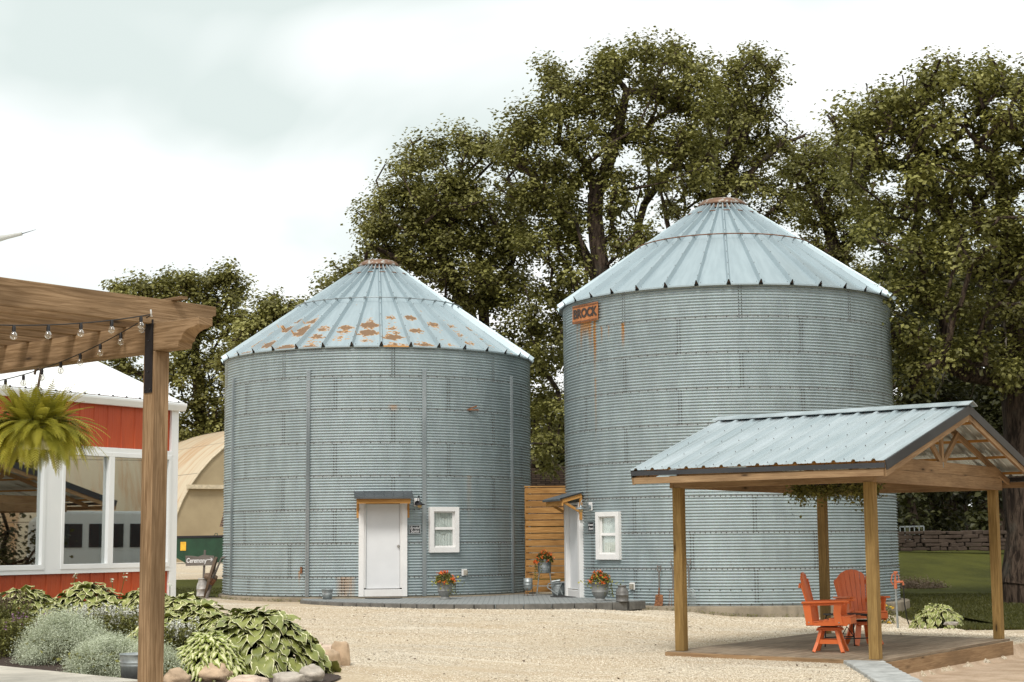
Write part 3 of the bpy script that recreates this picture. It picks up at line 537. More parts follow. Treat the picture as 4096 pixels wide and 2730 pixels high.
def door_set(b, ang, z0, z1, root):
    M = fixM(b, ang, 0, RB + .03); W_ = 1.17; T = .15; H = z1 - z0
    mb = MB(M)
    for s in (-1, 1): mb.box((s * (W_ / 2 - .065), .04, z0 + H / 2), (.13, .16, H)); mb.box((s * (W_ / 2 - .15), .06, z0 + H / 2 + .1), (.045, .14, H - .2))
    mb.box((0, .04, z1 - .03), (W_ - .26, .16, .06)); mb.box((0, .055, z0 + .085), (W_ - .25, .13, .17)); fr = mb.build('door_frame', 'white_paint', root, bev=.006)
    mb = MB(M); mb.box((0, .078, z0 + .185 + (H - .27) / 2), (.815, .05, H - .275)); d = mb.build('door', 'white_door', root, bev=.004)
    mb = MB(M); mb.tube([(.37, .055, z0 + 1.20), (.37, .045, z0 + 1.20)], .033, 14); mb.tube([(.37, .05, z0 + 1.20), (.37, .02, z0 + 1.20), (.37, -.0, z0 + 1.2), (.37, -.01, z0 + 1.2)], [.012, .014, .028, .02], 12); mb.build('door_knob', 'nickel', d)
    # awning
    aw = MB(M); zt = z1 + .05; aw.beam((-.64, -.46, zt - .075), (.64, -.46, zt - .075), .035, .12); aw.beam((-.62, -.01, zt + .10), (.62, -.01, zt + .10), .035, .08)
    for s in (-1, 1): aw.beam((s * .63, -.46, zt - .02), (s * .63, .02, zt + .11), .035, .09)
    A = aw.build('awning', 'cedar_wood', root)
    mb = MB(M); n = 60; vs = []; us = []
    for j, (y, z) in enumerate(((-.54, zt + .015), (.04, zt + .175))):
        for i in range(n + 1):
            x = -.70 + 1.40 * i / n; ph = ((x + .70) / .233) % 1; h = .022 if min(ph, 1 - ph) < .09 else 0; vs.append((x, y, z + h)); vs.append((x, y, z + h - .012))
    fs = []
    for i in range(n): a = 2 * i; c = 2 * (n + 1) + 2 * i; fs += [(a, a + 2, c + 2, c), (a + 1, c + 1, c + 3, a + 3), (a, a + 1, a + 3, a + 2)]
    mb.add(vs, fs); mb.beam((-.70, -.545, zt - .0), (.70, -.545, zt - .0), .012, .045); mb.build('awning_roof', 'awning_metal', A)
    for s in (-1, 1):
        mb = MB(M); mb.beam((s * .60, .0, z1 - .42), (s * .60, .0, z1 + .12), .075, .06, up=(0, 1, 0)); mb.beam((s * .60, -.02, z1 - .22), (s * .60, -.42, z1 - .0), .045, .06, up=(0, 0, 1)); mb.build('bracket', 'cedar_wood', A)
def bin_window(b, ang, z0, z1, root, W_=.79):
    M = fixM(b, ang, 0, RB + .035); H = z1 - z0; mb = MB(M)
    for s in (-1, 1): mb.box((s * (W_ / 2 - .055), .02, z0 + H / 2), (.11, .13, H))
    mb.box((0, .02, z1 - .055), (W_ - .22, .13, .11)); mb.box((0, .02, z0 + .065), (W_ - .22, .13, .13)); fr = mb.build('window', 'white_paint', root, bev=.005)
    iw = W_ - .22; ih0, ih1 = z0 + .13, z1 - .11; mb = MB(M); mid = (ih0 + ih1) / 2 + .02
    for (a, c, y) in ((ih0, mid, .03), (mid, ih1, .045)):
        for s in (-1, 1): mb.box((s * (iw / 2 - .02), y, (a + c) / 2), (.04, .03, c - a))
        mb.box((0, y, a + .018), (iw - .08, .03, .036)); mb.box((0, y, c - .015), (iw - .08, .03, .03))
    mb.build('sash', 'white_paint', fr)
    mb = MB(M); mb.box((0, .052, (ih0 + ih1) / 2), (iw, .004, ih1 - ih0)); mb.build('pane', 'bin_glass', fr)
    mb = MB(M); n = 40; vs = []; 
    for i in range(n + 1): x = -iw / 2 + iw * i / n; y = .068 + .006 * math.sin(i * 1.1); vs += [(x, y, ih0), (x, y, ih1)]
    mb.add(vs, [(2 * i, 2 * i + 2, 2 * i + 3, 2 * i + 1) for i in range(n)], 0, [[(i / n, 0), ((i + 1) / n, 0), ((i + 1) / n, 1), (i / n, 1)] for i in range(n)], True); mb.build('curtain', 'curtain', fr)
    mb = MB(M)
    for (x, z, r) in (((.06, ih1 - .02, .14), (.0, mid - .02, .13)) if b == 0 else ((.14, ih0 + .08, .13), (.12, mid + .05, .12), (.16, ih1 - .12, .11))): mb.lathe([(.001, -.004), (r, -.002), (r, .002), (.001, .004)], (0, 0, 0), 20) if 0 else mb.ball((x, .058, z), r, 14, 0, (1, .02, 1))
    lm = [v for v in mb.v]; mb.build('paper_lantern', 'lantern_paper', fr)
def chalk_sign(b, ang, z, w, h, lines, label):
    M = fixM(b, ang, 0, RB + .035); p = M @ Vector((0, 0, z)); root = thing('chalkboard_sign', label, 'sign', p, 'framed chalkboard door signs')
    mb = MB(M); t = .022
    for s in (-1, 1): mb.box((s * (w / 2 - t / 2), 0, z), (t, .02, h)); mb.box((0, 0, z + s * (h / 2 - t / 2)), (w - 2 * t, .02, t))
    mb.tube([(-w * .38, 0, z + h / 2), (0, .01, z + h / 2 + .12), (w * .38, 0, z + h / 2)], .004, 4); mb.build('sign_frame', 'steel_channel', root)
    mb = MB(M); mb.box((0, .004, z), (w - 2 * t, .01, h - 2 * t)); mb.build('board', 'chalkboard', root)
    for i, (s_, sz) in enumerate(lines):
        MM = M @ frameM(Vector((0, -.004, z + h * (.17 - .36 * i))), Vector((1, 0, 0)), Vector((0, 0, 1)), Vector((0, -1, 0))); tm = text_mesh(s_, sz, .0015, MM, .25, bold=.001); tm.build('lettering', 'chalk', root)

BRX = lambda a: (a % 360) * math.pi / 180 * RB
galv_wall('wall_metal_0', 5.634, [(BRX(-11), .30, .74, -.8, .30), (BRX(33.5), .10, 3.2, 1.6, .12), (BRX(-28), .04, .9, .5, .4), (BRX(5), .16, 4.9, 4.7, .3)], True)
galv_wall('wall_metal_1', 6.637, [(BRX(-49.3), .075, 6.85, 5.25, 1), (BRX(-49.3), .04, 5.4, 3.6, .45), (BRX(-35.6), .06, 6.62, 5.95, .9), (BRX(-52), .10, 6.85, 5.9, .6), (BRX(-58), .07, 6.8, 5.9, .55), (BRX(-61), .035, 6.8, 5.6, .6), (BRX(-55), .32, 6.85, 6.35, .75), (BRX(-45.5), .04, 6.6, 6.1, .5), (BRX(-42), .03, 6.6, 6.2, .4)], True)
bin1, rp1 = grain_bin(0, 'shorter corrugated steel bin with rust patches on its cone roof')
bin2, rp2 = grain_bin(1, 'taller corrugated steel bin with rusty name plate, behind the open shelter')
for a in range(9):
    ang = -65.3 + 40.55 * a; M = fixM(0, ang, 0, RB + .012); mb = MB(M)
    for x0, y0, sx, sy in ((0, -.028, .10, .008), (-.046, -.006, .008, .05), (.046, -.006, .008, .05), (-.02, -.036, .012, .012), (.02, -.036, .012, .012)): mb.beam((x0, y0, .29), (x0, y0, 5.80), sx, sy, up=(0, 1, 0))
    mb.build('stiffener', 'steel_channel', bin1)
M = fixM(0, 33.9, 4.84, RB + .012); mb = MB(M); mb.beam((-.10, -.03, 0), (.17, -.12, .0), .04, .03); mb.beam((-.10, -.03, 0), (.14, -.09, .10), .04, .03); mb.build('rusty_bracket', 'rust_steel', bin1)
M = fixM(0, -27, .93, RB + .012); mb = MB(M); mb.box((0, -.02, 0), (.05, .03, .16)); mb.build('latch', 'rust_steel', bin1)
door_set(0, 1.6, .29, 2.59, bin1); door_set(1, -66.5, .24, 2.50, bin2)
bin_window(0, 23.0, 1.325, 2.43, bin1); bin_window(1, -43.2, 1.145, 2.25, bin2)
wall_lamp(0, 13.2, 2.54, bin1); wall_lamp(1, -52.7, 2.39, bin2); outlet(0, 31.0, .835, bin1); outlet(1, -33.2, .545, bin2)
chalk_sign(0, 12.4, 1.885, .30, .22, [('Bridal', .10), ('Suite', .105)], 'framed chalkboard reading Bridal Suite hanging beside the white door of the shorter bin')
chalk_sign(1, -52.3, 1.915, .27, .24, [("Groom's", .065), ('Room', .075)], "framed chalkboard reading Groom's Room hanging beside the door of the taller bin")
# rusty name plate
M = fixM(1, -54.3, 7.02, RB + .03) @ Matrix.Rotation(R_(1.5), 4, 'Y'); mb = MB(M); mb.box((0, 0, 0), (1.17, .02, .44)); k = NM('rust_plate', .75, .1); n = k.noise(k.obj(), 6, 6, .6); k.col(k.mix(k.mr(n, .35, .7), (.56, .22, .075), (.34, .13, .05)))
pl = mb.build('name_plate', 'rust_plate', bin2, 'rusty orange plate with dark lettering')
mb = MB(M)
for s in (-1, 1): mb.box((0, -.014, s * .185), (1.17, .012, .035))
mb.build('plate_band', 'rust_steel', pl)
text_mesh('BROCK', .30, .006, M @ frameM(Vector((0, -.016, 0)), Vector((1, 0, 0)), Vector((0, 0, 1)), Vector((0, -1, 0))), bold=.012, xs=1.08).build('lettering', 'near_black_rust' if 0 else 'bolt', pl)
# concrete foundations
for b in (0, 1):
    B = BINS[b]; mb = MB(); r = RB + (.10 if b == 0 else .22); mb.lathe([(RB - .3, B['base']), (r, B['base'] - .005), (r + .01, B['base'] - .03), (r + .02, B['base'] - .7)], (*B['c'], 0), 96); o = mb.build('foundation', 'foundation_concrete', (bin1, bin2)[b])

# stone patio joining the two doors
pts = []
for a in (-27, -18, -9, 0, 8, 16, 24, 32, 40, 48, 56): p = cyl(0, a, 0, RB + .04)[0]; pts.append((p.x, p.y))
pts += [(.3, 42.0), (1.30, 42.0)]
for a in (-82, -74, -66, -58, -50, -42, -36): p = cyl(1, a, 0, RB + .04)[0]; pts.append((p.x, p.y))
edge_ = [(2.86, 36.95), (2.45, 36.35), (1.75, 35.95), (.8, 35.6), (-.4, 35.5), (-1.7, 35.85), (-2.8, 36.5), (-3.8, 37.3), (-4.6, 38.25), (-4.95, 38.9)]
pts += edge_; mb = MB(); mb.prism(pts, -.2, .25); o = mb.build('patio', 'patio_stone'); tag(o, kind='structure')
mb = MB()
for i in range(len(edge_) - 1):
    a, c = Vector((*edge_[i], 0)), Vector((*edge_[i + 1], 0)); d = (c - a); n = Vector((d.y, -d.x, 0)).normalized(); nb = max(1, round(d.length / .5))
    for j in range(nb):
        p, q = a + d * (j / nb), a + d * ((j + 1) / nb); g_ = d.normalized() * .012; mb.beam(p + g_ - n * .04 + Vector((0, 0, .155)), q - g_ - n * .04 + Vector((0, 0, .155)), .14, .178)
o = mb.build('patio_kerb', 'kerb_dark', bev=.01); tag(o, kind='structure')
for (ang, b, lab) in ((1.8, 0, 'dark rubber half-round doormat at the plain white door of the shorter bin'), (-66.5, 1, "dark rubber half-round doormat at the taller bin's door")):
    M = fixM(b, ang, 0, RB + .13); mb = MB(M); n = 20; poly = [(-.45, 0, .252), (.45, 0, .252)] + [(.45 * math.cos(math.pi * i / n), -.42 * math.sin(math.pi * i / n) - .05, .252) for i in range(n + 1)]; mb.poly3(poly, (0, 0, .014)); o = mb.build('doormat', 'mat_rubber'); tag(o, lab, 'doormat', 'doormats')

# ------------------------------------------------------------------ open shelter with deck
def P3(a, b, z): q = GB + a * u_ + b * w_; return Vector((q[0], q[1], z))
U3 = Vector((*u_, 0)); W3 = Vector((*w_, 0)); BL = 5.07
sh = thing('open_shelter', 'open timber shelter with grey metal gable roof and deck, before the taller bin', 'shelter', P3(1.5, 2.5, 0))
for a, b in ((0, 0), (3.08, 0), (3.02, BL - .1), (0, BL)):
    mb = MB(); mb.beam(P3(a, b, 0), P3(a, b, 2.35), .14, .14, up=W3); mb.build('post', 'post_wood', sh, bev=.006)
mb = MB(); bw = .14; a0, a1 = -.13, 3.25
b = -.14
while b < BL + .2:
    pass; b += 1
n = 24
for i in range(n):
    a = a0 + (a1 - a0) * (i + .5) / n; mb.beam(P3(a, -.16, -.0185), P3(a, BL + .16, -.0185), (a1 - a0) / n - .013, .036)
dk = mb.build('deck', 'deck_wood', sh)
mb = MB(); mb.beam(P3(a0 - .02, -.17, -.15), P3(a0 - .02, BL + .18, -.15), .04, .225); mb.beam(P3(a0, -.18, -.06), P3(a1, -.18, -.06), .04, .10); mb.beam(P3(a1, -.18, -.1), P3(a1, BL + .18, -.1), .04, .16)
for bb in (.6, 1.8, 3.0, 4.1, 5.1): mb.beam(P3(.12, bb, -.3), P3(.12, bb, -.05), .14, .14)
mb.build('rim_joist', 'gazebo_wood', sh, bev=.004)
def zroof(b, under=0):                       # roof plane height (top skin)
    t = min(b + .75, BL + .75 - b) / (BL / 2 + .75); return 2.585 + t * (3.50 - 2.585) - under
mb = MB()
for bb in (-.02, BL + .02): mb.beam(P3(-.08, bb, 2.435), P3(3.2, bb, 2.435), .08, .185)
for a_ in (-.10, 3.12): mb.beam(P3(a_, -.06, 2.435), P3(a_, BL + .12, 2.435), .045, .185)
mb.build('beam', 'gazebo_wood', sh, bev=.004)
for a_ in (-.10, 3.12):
    mb = MB(); zc = 2.53
    pts = [P3(a_, .05, zc), P3(a_, BL - .02, zc), P3(a_, BL - .02, min(zroof(BL) - .12, 2.70)), P3(a_, BL - .35, 2.70), P3(a_, .45, 2.70), P3(a_, .05, zroof(.05) - .12)]
    mb.poly3([p + U3 * -.02 for p in pts], U3 * .04)
    for sg in (0, 1):
        b0, b1 = (-.72, BL / 2) if sg == 0 else (BL + .72, BL / 2)
        mb.beam(P3(a_ + .07, b0, zroof(b0) - .105), P3(a_ + .07, b1, zroof(b1) - .105), .04, .09, up=(0, 0, 1))
    mb.beam(P3(a_, BL / 2, 2.70), P3(a_, BL / 2, zroof(BL / 2) - .16), .04, .09, up=W3)
    for s in (-1, 1): mb.beam(P3(a_, BL / 2 + s * .06, 2.70), P3(a_, BL / 2 + s * .72, zroof(BL / 2 + s * .72) - .15), .04, .09, up=W3)
    mb.build('truss', 'gazebo_wood', sh)
mb = MB()
mb.beam(P3(-.11, BL / 2, 2.62), P3(-.11, BL / 2, 2.76), .02, .035, up=W3); mb.build('strap_plate', 'steel_channel', sh)
for bb in (-.45, .35, 1.15, 1.95, BL - 1.95, BL - 1.15, BL - .35, BL + .45):
    mb = MB(); mb.beam(P3(-.5, bb, zroof(bb) - .045), P3(3.40 + .087 * (bb + .8), bb, zroof(bb) - .045), .08, .038); mb.build('purlin', 'cedar_wood', sh)
# fascias and fly rafters
for bb, s in ((-.75, -1), (BL + .75, 1)):
    mb = MB(); mb.beam(P3(-.53, bb, 2.44), P3(3.40 + (.5 if bb > 0 else 0), bb, 2.44), .04, .09); mb.build('fascia', 'gazebo_wood', sh)
    mb = MB(); mb.beam(P3(-.55, bb + s * .03, 2.53), P3(3.44 + (.5 if bb > 0 else 0), bb + s * .03, 2.545), .02, .065); mb.build('eave_trim', 'dark_trim', sh)
for a_, s in ((-.53, -1), (3.42, 1)):
    for b0 in (-.75, BL + .75):
        sk = lambda b_: (0 if a_ < 0 else .087 * (b_ + .8))
        mb = MB(); mb.beam(P3(a_ + sk(b0), b0, 2.435), P3(a_ + sk(BL / 2), BL / 2, 2.435 + .915), .04, .10, up=(0, 0, 1)); mb.build('fly_rafter', 'gazebo_wood', sh)
        mb = MB(); mb.beam(P3(a_ + sk(b0) + s * .03, b0, 2.535), P3(a_ + sk(BL / 2) + s * .03, BL / 2, 2.535 + .915), .02, .13, up=(0, 0, 1)); mb.build('rake_trim', 'dark_trim', sh)
def ribbed_sheet(mb, f, L0, L1, n_rows, pitch, hr=.022, wr=.035, mi=0, th=.004):
    """f(s, t, h) -> point; s runs across ribs in metres from L0 to L1, t 0..1 along the slope"""
    cuts = [L0]; s = L0 + pitch * .5
    prof = [(L0, 0)]
    while s < L1 - wr * 2:
        prof += [(s - wr, 0), (s - wr * .45, hr), (s + wr * .45, hr), (s + wr, 0)]
        for q in (1, 2): prof += [(s + pitch * q / 3 - .012, 0), (s + pitch * q / 3, hr * .22), (s + pitch * q / 3 + .012, 0)] if s + pitch * q / 3 + .02 < L1 else []
        s += pitch
    prof.append((L1, 0)); m = len(prof); vs = []; us = []
    for j in range(n_rows + 1):
        for (x, h) in prof: vs.append(f(x, j / n_rows, h)); us.append((x, j / n_rows * 3.4))
    fs = [(j * m + i, j * m + i + 1, (j + 1) * m + i + 1, (j + 1) * m + i) for j in range(n_rows) for i in range(m - 1)]; mb.add(vs, fs, mi, [[us[q] for q in f_] for f_ in fs]); return prof
for sg in (0, 1):
    be = -.80 if sg == 0 else BL + .80
    def f(s, t, h): b = be + (BL / 2 - be) * t; return P3(-.545 + (s + .545) * (3.47 + .087 * (b + .8) + .545) / 4.245, b, 2.59 + (3.515 - 2.59) * t + h)
    mb = MB(); ribbed_sheet(mb, f, -.545, 3.70, 3, .305, .03, .038)
    for t in (.04, .27, .50, .73, .94):
        s = -.545 + .305 * .5 + .05
        while s < 3.65:
            for ds in (0, .15): c = f(s + ds, t, .004); mb.add([c + U3 * .010, c + W3 * .010, c - U3 * .010, c - W3 * .010, c + Vector((0, 0, .016))], [(0, 1, 4), (1, 2, 4), (2, 3, 4), (3, 0, 4)], 1)
            s += .305
    mb.build('roof_panel', ['gazebo_roof_metal', 'bolt'], sh)
mb = MB()
for s in (-1, 1): mb.poly3([P3(-.62, BL / 2, 3.565), P3(3.76, BL / 2, 3.565), P3(3.76, BL / 2 + s * .20, 3.50), P3(-.62, BL / 2 + s * .20, 3.50)], (0, 0, .012))
mb.build('ridge_cap', 'gazebo_roof_metal', sh)
# hanging greenery hoop under the shelter roof
hp = Vector(P3(1.85, 2.9, 2.42)); hg = thing('hanging_greenery', 'wide round hoop of trailing dark ivy hanging under the shelter roof', 'hanging plant', hp)
mb = MB(); mb.tube([hp + Vector((.55 * math.cos(t * math.pi / 12), .55 * math.sin(t * math.pi / 12), 0)) for t in range(25)], .015, 6, cap=False)
for t in (0, 2.1, 4.2): mb.tube([hp + Vector((.55 * math.cos(t), .55 * math.sin(t), 0)), hp + Vector((0, 0, .55))], .004, 4)
mb.build('hoop', 'wire', hg)
a = RNG.uniform(0, 6.28, 2600); C = np.stack([hp.x + (.55 + RNG.normal(0, .10, 2600)) * np.cos(a), hp.y + (.55 + RNG.normal(0, .10, 2600)) * np.sin(a), hp.z - .02 + RNG.normal(0, .075, 2600) - RNG.exponential(.05, 2600)], 1); npmesh('foliage', *leaves(C, .06, .7), 'green_leaf', hg)

# paver edging leading to the deck
mb = MB(); pe = thing('paver_edging', 'strip of pale grey concrete pavers leading to the deck corner', 'pavers', (4.4, 20, -.1))
for j in range(14):
    y0 = 22.05 - .30 * j; xc = 4.60 + .085 * (y0 - 21.75); mb.box((xc, y0 - .15, -.11 + random.uniform(-.004, .004)), (.50 + random.uniform(-.02, .02), .288, .20), rz=random.uniform(-.02, .02))
mb.build('paver', 'block_concrete', pe, bev=.012)

# ------------------------------------------------------------------ chairs and table
def chair_build():
    ch = thing('adirondack_chair', 'x', 'chair', (0, 0, 0), 'orange adirondack chairs under the shelter')
    # local: faces +x, y sideways
    for sy in (-1, 1):
        for sx in (-1, 1):
            mb = MB(); mb.beam((sx * .12, sy * .12, .31), (sx * .175, sy * .165, .12), .05, .085, up=(0, sy, 0)); mb.beam((sx * .172, sy * .162, .135), (sx * .225, sy * .215, 0), .05, .085, up=(0, sy, 0)); mb.build('leg', 'orange_plastic', ch, bev=.006)
    mb = MB(); mb.box((0, 0, .335), (.34, .34, .03)); mb.box((0, 0, .315), (.38, .30, .03)); mb.build('base_plate', 'orange_plastic', ch, bev=.006)
    mb = MB()
    for s in (-1, 1): mb.beam((-.17, s * .16, .15), (.17, s * .16, .15), .03, .06); 
    mb.build('stretcher', 'orange_plastic', ch); mb = MB(); mb.tube([(0, 0, .34), (0, 0, .375)], .12, 16); mb.build('swivel', 'black', ch)
    mb = MB()
    for s in (-1, 1): mb.poly3([(-.32, s * .265 - .015, .375), (.30, s * .265 - .015, .375), (.36, s * .265 - .015, .44), (.33, s * .265 - .015, .50), (.0, s * .265 - .015, .455), (-.33, s * .265 - .015, .42)], (0, .03, 0))
    mb.build('seat_side', 'orange_plastic', ch, bev=.004)
    mb = MB()
    for i, (x, z) in enumerate(((-.17, .425), (-.09, .432), (-.01, .448), (.07, .465), (.15, .482), (.235, .50), (.315, .50))): mb.beam((x, -.28, z), (x, .28, z), .070 if i < 6 else .085, .024, up=(0.1 if i < 6 else -.12, 0, 1))
    mb.beam((.352, -.28, .445), (.352, .28, .445), .024, .085); mb.build('seat', 'orange_plastic', ch, bev=.004)
    # fan back, seven slats
    mb = MB(); tz = lambda y_: 1.12 - 1.35 * y_ * y_ - 6 * y_ ** 4; tops = [tz((i - 3) * .092) for i in range(7)]
    for i in range(7):
        k_ = i - 3; yb, yt = k_ * .066, k_ * .092; zt = tops[i]; lean = .27; z0 = .40; x = lambda z: -.20 - lean * (z - .40); wb, wt = .030, .0425; vs = []
        zz = [z0, (z0 + zt) / 2, zt - .02, zt + (.0 if i != 3 else .0)]
        def yy(z): return yb + (yt - yb) * (z - z0) / (zt - z0)
        def ww(z): return wb + (wt - wb) * (z - z0) / (zt - z0)
        sl_ = -.05 * k_ * abs(k_) / 3
        pl_ = [(x(z0), yy(z0) - ww(z0), z0), (x(z0), yy(z0) + ww(z0), z0), (x(zt), yy(zt) + ww(zt), tz(yy(zt) + ww(zt))), (x(zt), yy(zt), tz(yy(zt)) + .003), (x(zt), yy(zt) - ww(zt), tz(yy(zt) - ww(zt)))]
        mb.poly3(pl_, (-.022, 0, -.004))
    mb.build('backrest', 'orange_plastic', ch, bev=.003)
    mb = MB(); mb.beam((-.40, -.30, .935), (-.40, .30, .935), .03, .06, up=(.25, 0, 1)); mb.beam((-.31, -.30, .66), (-.31, .30, .66), .03, .06, up=(.25, 0, 1)); mb.beam((-.235, -.27, .41), (-.235, .27, .41), .03, .06); mb.build('back_rail', 'orange_plastic', ch)
    for s in (-1, 1):
        mb = MB(); pl_ = [(-.37, s * .30 - .045, .685), (.25, s * .30 - .06, .705), (.33, s * .30 - .045, .705), (.35, s * .30, .705), (.33, s * .30 + .045, .705), (.25, s * .30 + .06, .705), (-.37, s * .30 + .035, .685)]; mb.poly3(pl_, (0, 0, .028)); mb.beam((-.34, s * .285, .668), (.28, s * .285, .685), .03, .035); mb.build('armrest', 'orange_plastic', ch, bev=.005)
        mb = MB(); mb.poly3([(.13, s * .295 - .016, .39), (.25, s * .295 - .016, .39), (.215, s * .295 - .016, .55), (.24, s * .295 - .016, .70), (.12, s * .295 - .016, .70), (.105, s * .295 - .016, .55)], (0, .032, 0)); mb.poly3([(-.31, s * .295 - .016, .385), (-.21, s * .295 - .016, .385), (-.24, s * .295 - .016, .68), (-.36, s * .295 - .016, .68)], (0, .032, 0)); mb.build('arm_post', 'orange_plastic', ch, bev=.004)
    mb = MB()
    for s in (-1, 1):
        for x in (.19, -.27): mb.tube([(x, s * .312, .425), (x, s * .318, .425)], .011, 8)
    mb.build('bolt_heads', 'nickel', ch); return ch
ch1 = chair_build(); ch1['label'] = 'orange slatted swivel chair seen side-on, nearest the front post, beside the small black table'
ch1.location = (4.49, 23.5, 0); ch1.rotation_euler = (0, 0, R_(-20)); ch1.scale = (.92, .94, 1)
ch2 = copy_tree(ch1); ch2['label'] = 'orange fan-back swivel chair facing the camera, half hidden behind the front corner post'; ch2.location = (5.27, 25.0, 0); ch2.rotation_euler = (0, 0, R_(-78))
tb = thing('side_table', 'small black metal side table with four thin legs between the two orange chairs', 'table', (4.92, 24.45, 0))
mb = MB(frameM(Vector((4.92, 24.45, 0)), Vector((math.cos(.35), math.sin(.35), 0)), Vector((-math.sin(.35), math.cos(.35), 0)), Vector((0, 0, 1)))); TM = mb.M
for i in range(9): mb.box((0, -.20 + .05 * i, .485), (.50, .040, .012))
mb.beam((-.25, -.22, .48), (-.25, .22, .48), .02, .02); mb.beam((.25, -.22, .48), (.25, .22, .48), .02, .02); mb.build('table_top', 'black', tb)
for sx in (-1, 1):
    for sy in (-1, 1): mb = MB(TM); mb.tube([(sx * .12, sy * .20, .475), (sx * .22, sy * .20, .465), (sx * .235, sy * .20, .42), (sx * .25, sy * .21, 0)], .011, 7); mb.build('leg', 'black', tb)
mb = MB(TM)
for s in (-1, 1): mb.tube([(-.245, s * .205, .14), (.245, s * .205, .14)], .009, 6)
mb.tube([(-.24, -.2, .14), (0, 0, .30), (.24, .2, .14)], .007, 6); mb.build('stretcher', 'black', tb)

# ------------------------------------------------------------------ containers and flowers
def rosette(center, r, h, n, size, mats, mix, root, names=('foliage', 'blossoms'), trail=0, trail_dir=None):
    c = np.array(center); q = RNG.normal(size=(n, 3)); q /= np.linalg.norm(q, axis=1)[:, None]; q[:, 2] = np.abs(q[:, 2]); rad = RNG.uniform(.45, 1, n) ** .6; C = c + q * rad[:, None] * np.array([r, r, h])
    if trail:
        m = n // 4; a = RNG.uniform(0, 6.28, m); t = RNG.random(m); rr = r * (1 + .15 * t) ; T = np.stack([c[0] + rr * np.cos(a), c[1] + rr * np.sin(a), c[2] - trail * t], 1)
        if trail_dir is not None: kp = (np.cos(a) * trail_dir[0] + np.sin(a) * trail_dir[1]) > .3; T = T[kp]
        C = np.vstack([C, T])
    npmesh(names[0], *leaves(C, size, .65), mats[0], root)
    m = mix; q = RNG.normal(size=(m, 3)); q /= np.linalg.norm(q, axis=1)[:, None]; q[:, 2] = np.abs(q[:, 2]); C = c + q * RNG.uniform(.9, 1.1, (m, 1)) * np.array([r, r, h]); grp = np.repeat(C, 9, 0) + RNG.normal(0, size * .42, (m * 9, 3)); npmesh(names[1], *leaves(grp, size * .95, .95, .2), mats[1], root)
def urn(x, y, z, r, h, label, mats, tr=None):
    t = thing('planter_urn', label, 'planter', (x, y, z), 'grey urns of orange flowers'); mb = MB()
    mb.lathe([(.001, 0), (r * .68, 0), (r * .70, h * .05), (r * .62, h * .08), (r * .48, h * .12), (r * .55, h * .17), (r * .74, h * .28), (r * .86, h * .42), (r * .88, h * .45), (r * .91, h * .46), (r * .91, h * .49), (r * .89, h * .50), (r * .97, h * .92), (r * 1.06, h * .94), (r * 1.06, h), (r * .95, h), (r * .9, h * .9)], (x, y, z), 36); mb.build('urn', 'planter_grey', t)
    mb = MB(); mb.lathe([(.001, h * .92), (r * .92, h * .92)], (x, y, z), 24); mb.build('soil', 'soil', t)
    rosette((x, y, z + h * .95), r * 1.25, h * .62, 900, .045, mats, 26, t, trail=.30, trail_dir=tr)
    C = np.array([x, y, z + h]) + RNG.normal(0, 1, (120, 3)) * np.array([r * .9, r * .9, .06]); npmesh('lime_leaves', *leaves(C, .06, .8), 'fern_leaf', t)
    return t
urn(-1.62, 38.7, .25, .19, .40, 'round grey urn of orange begonias between the window and outlet of the shorter bin', ('green_leaf', 'orange_petal'), (1, 0))
urn(1.92, 36.75, .25, .205, .42, "round grey urn of orange begonias beside the taller bin's door frame", ('green_leaf', 'orange_petal'), (1, 0))
def milk_can(x, y, z, r, h, label, mat, neck=.62, cat='milk can'):
    t = thing('milk_can', label, cat, (x, y, z), 'old metal milk cans'); mb = MB(); mb.lathe([(.001, 0), (r * .93, 0), (r, h * .02), (r, h * .05), (r * .96, h * .06), (r * .97, h * .38), (r * 1.01, h * .39), (r * 1.01, h * .42), (r * .97, h * .43), (r * .97, h * .58), (r * .84, h * .72), (r * neck, h * .84), (r * neck, h * .93)], (x, y, z), 30); mb.build('can', mat, t)
    mb = MB(); mb.lathe([(r * neck, h * .92), (r * (neck + .08), h * .94), (r * (neck + .10), h), (r * (neck - .02), h), (r * (neck - .06), h * .96), (.001, h * .955)], (x, y, z), 26); mb.build('can_rim', mat, t); return t
milk_can(2.38, 36.25, .25, .145, .36, 'squat dark grey milk can at the right end of the stone patio', 'can_grey')
def bucket(x, y, z, r, h, label, name='bucket', rings=(.45, .52), taper=.8, group='galvanised pails and tubs'):
    t = thing(name, label, 'bucket', (x, y, z), group); pr = [(.001, .008), (r * taper, .0)]
    for g in rings: a = taper + (1 - taper) * g; pr += [(r * a, h * (g - .02)), (r * a * 1.025, h * g), (r * a, h * (g + .02))]
    pr += [(r, h * .97), (r * 1.04, h * .985), (r * 1.03, h), (r * .97, h * .99), (r * (taper - .03), .02)]; mb = MB(); mb.lathe(pr, (x, y, z), 32); mb.build('pail', 'galvanised_pail', t); return t
bk = bucket(-4.43, 39.15, .25, .135, .235, 'small galvanised bucket at the left tip of the stone patio')
mb = MB(); mb.tube([Vector((-4.43, 39.15, .25 + .22)) + Vector((.135 * math.cos(a), -.05, -.10 * math.sin(a))) for a in np.linspace(0, math.pi, 9)], .004, 4); mb.build('handle', 'steel_channel', bk)
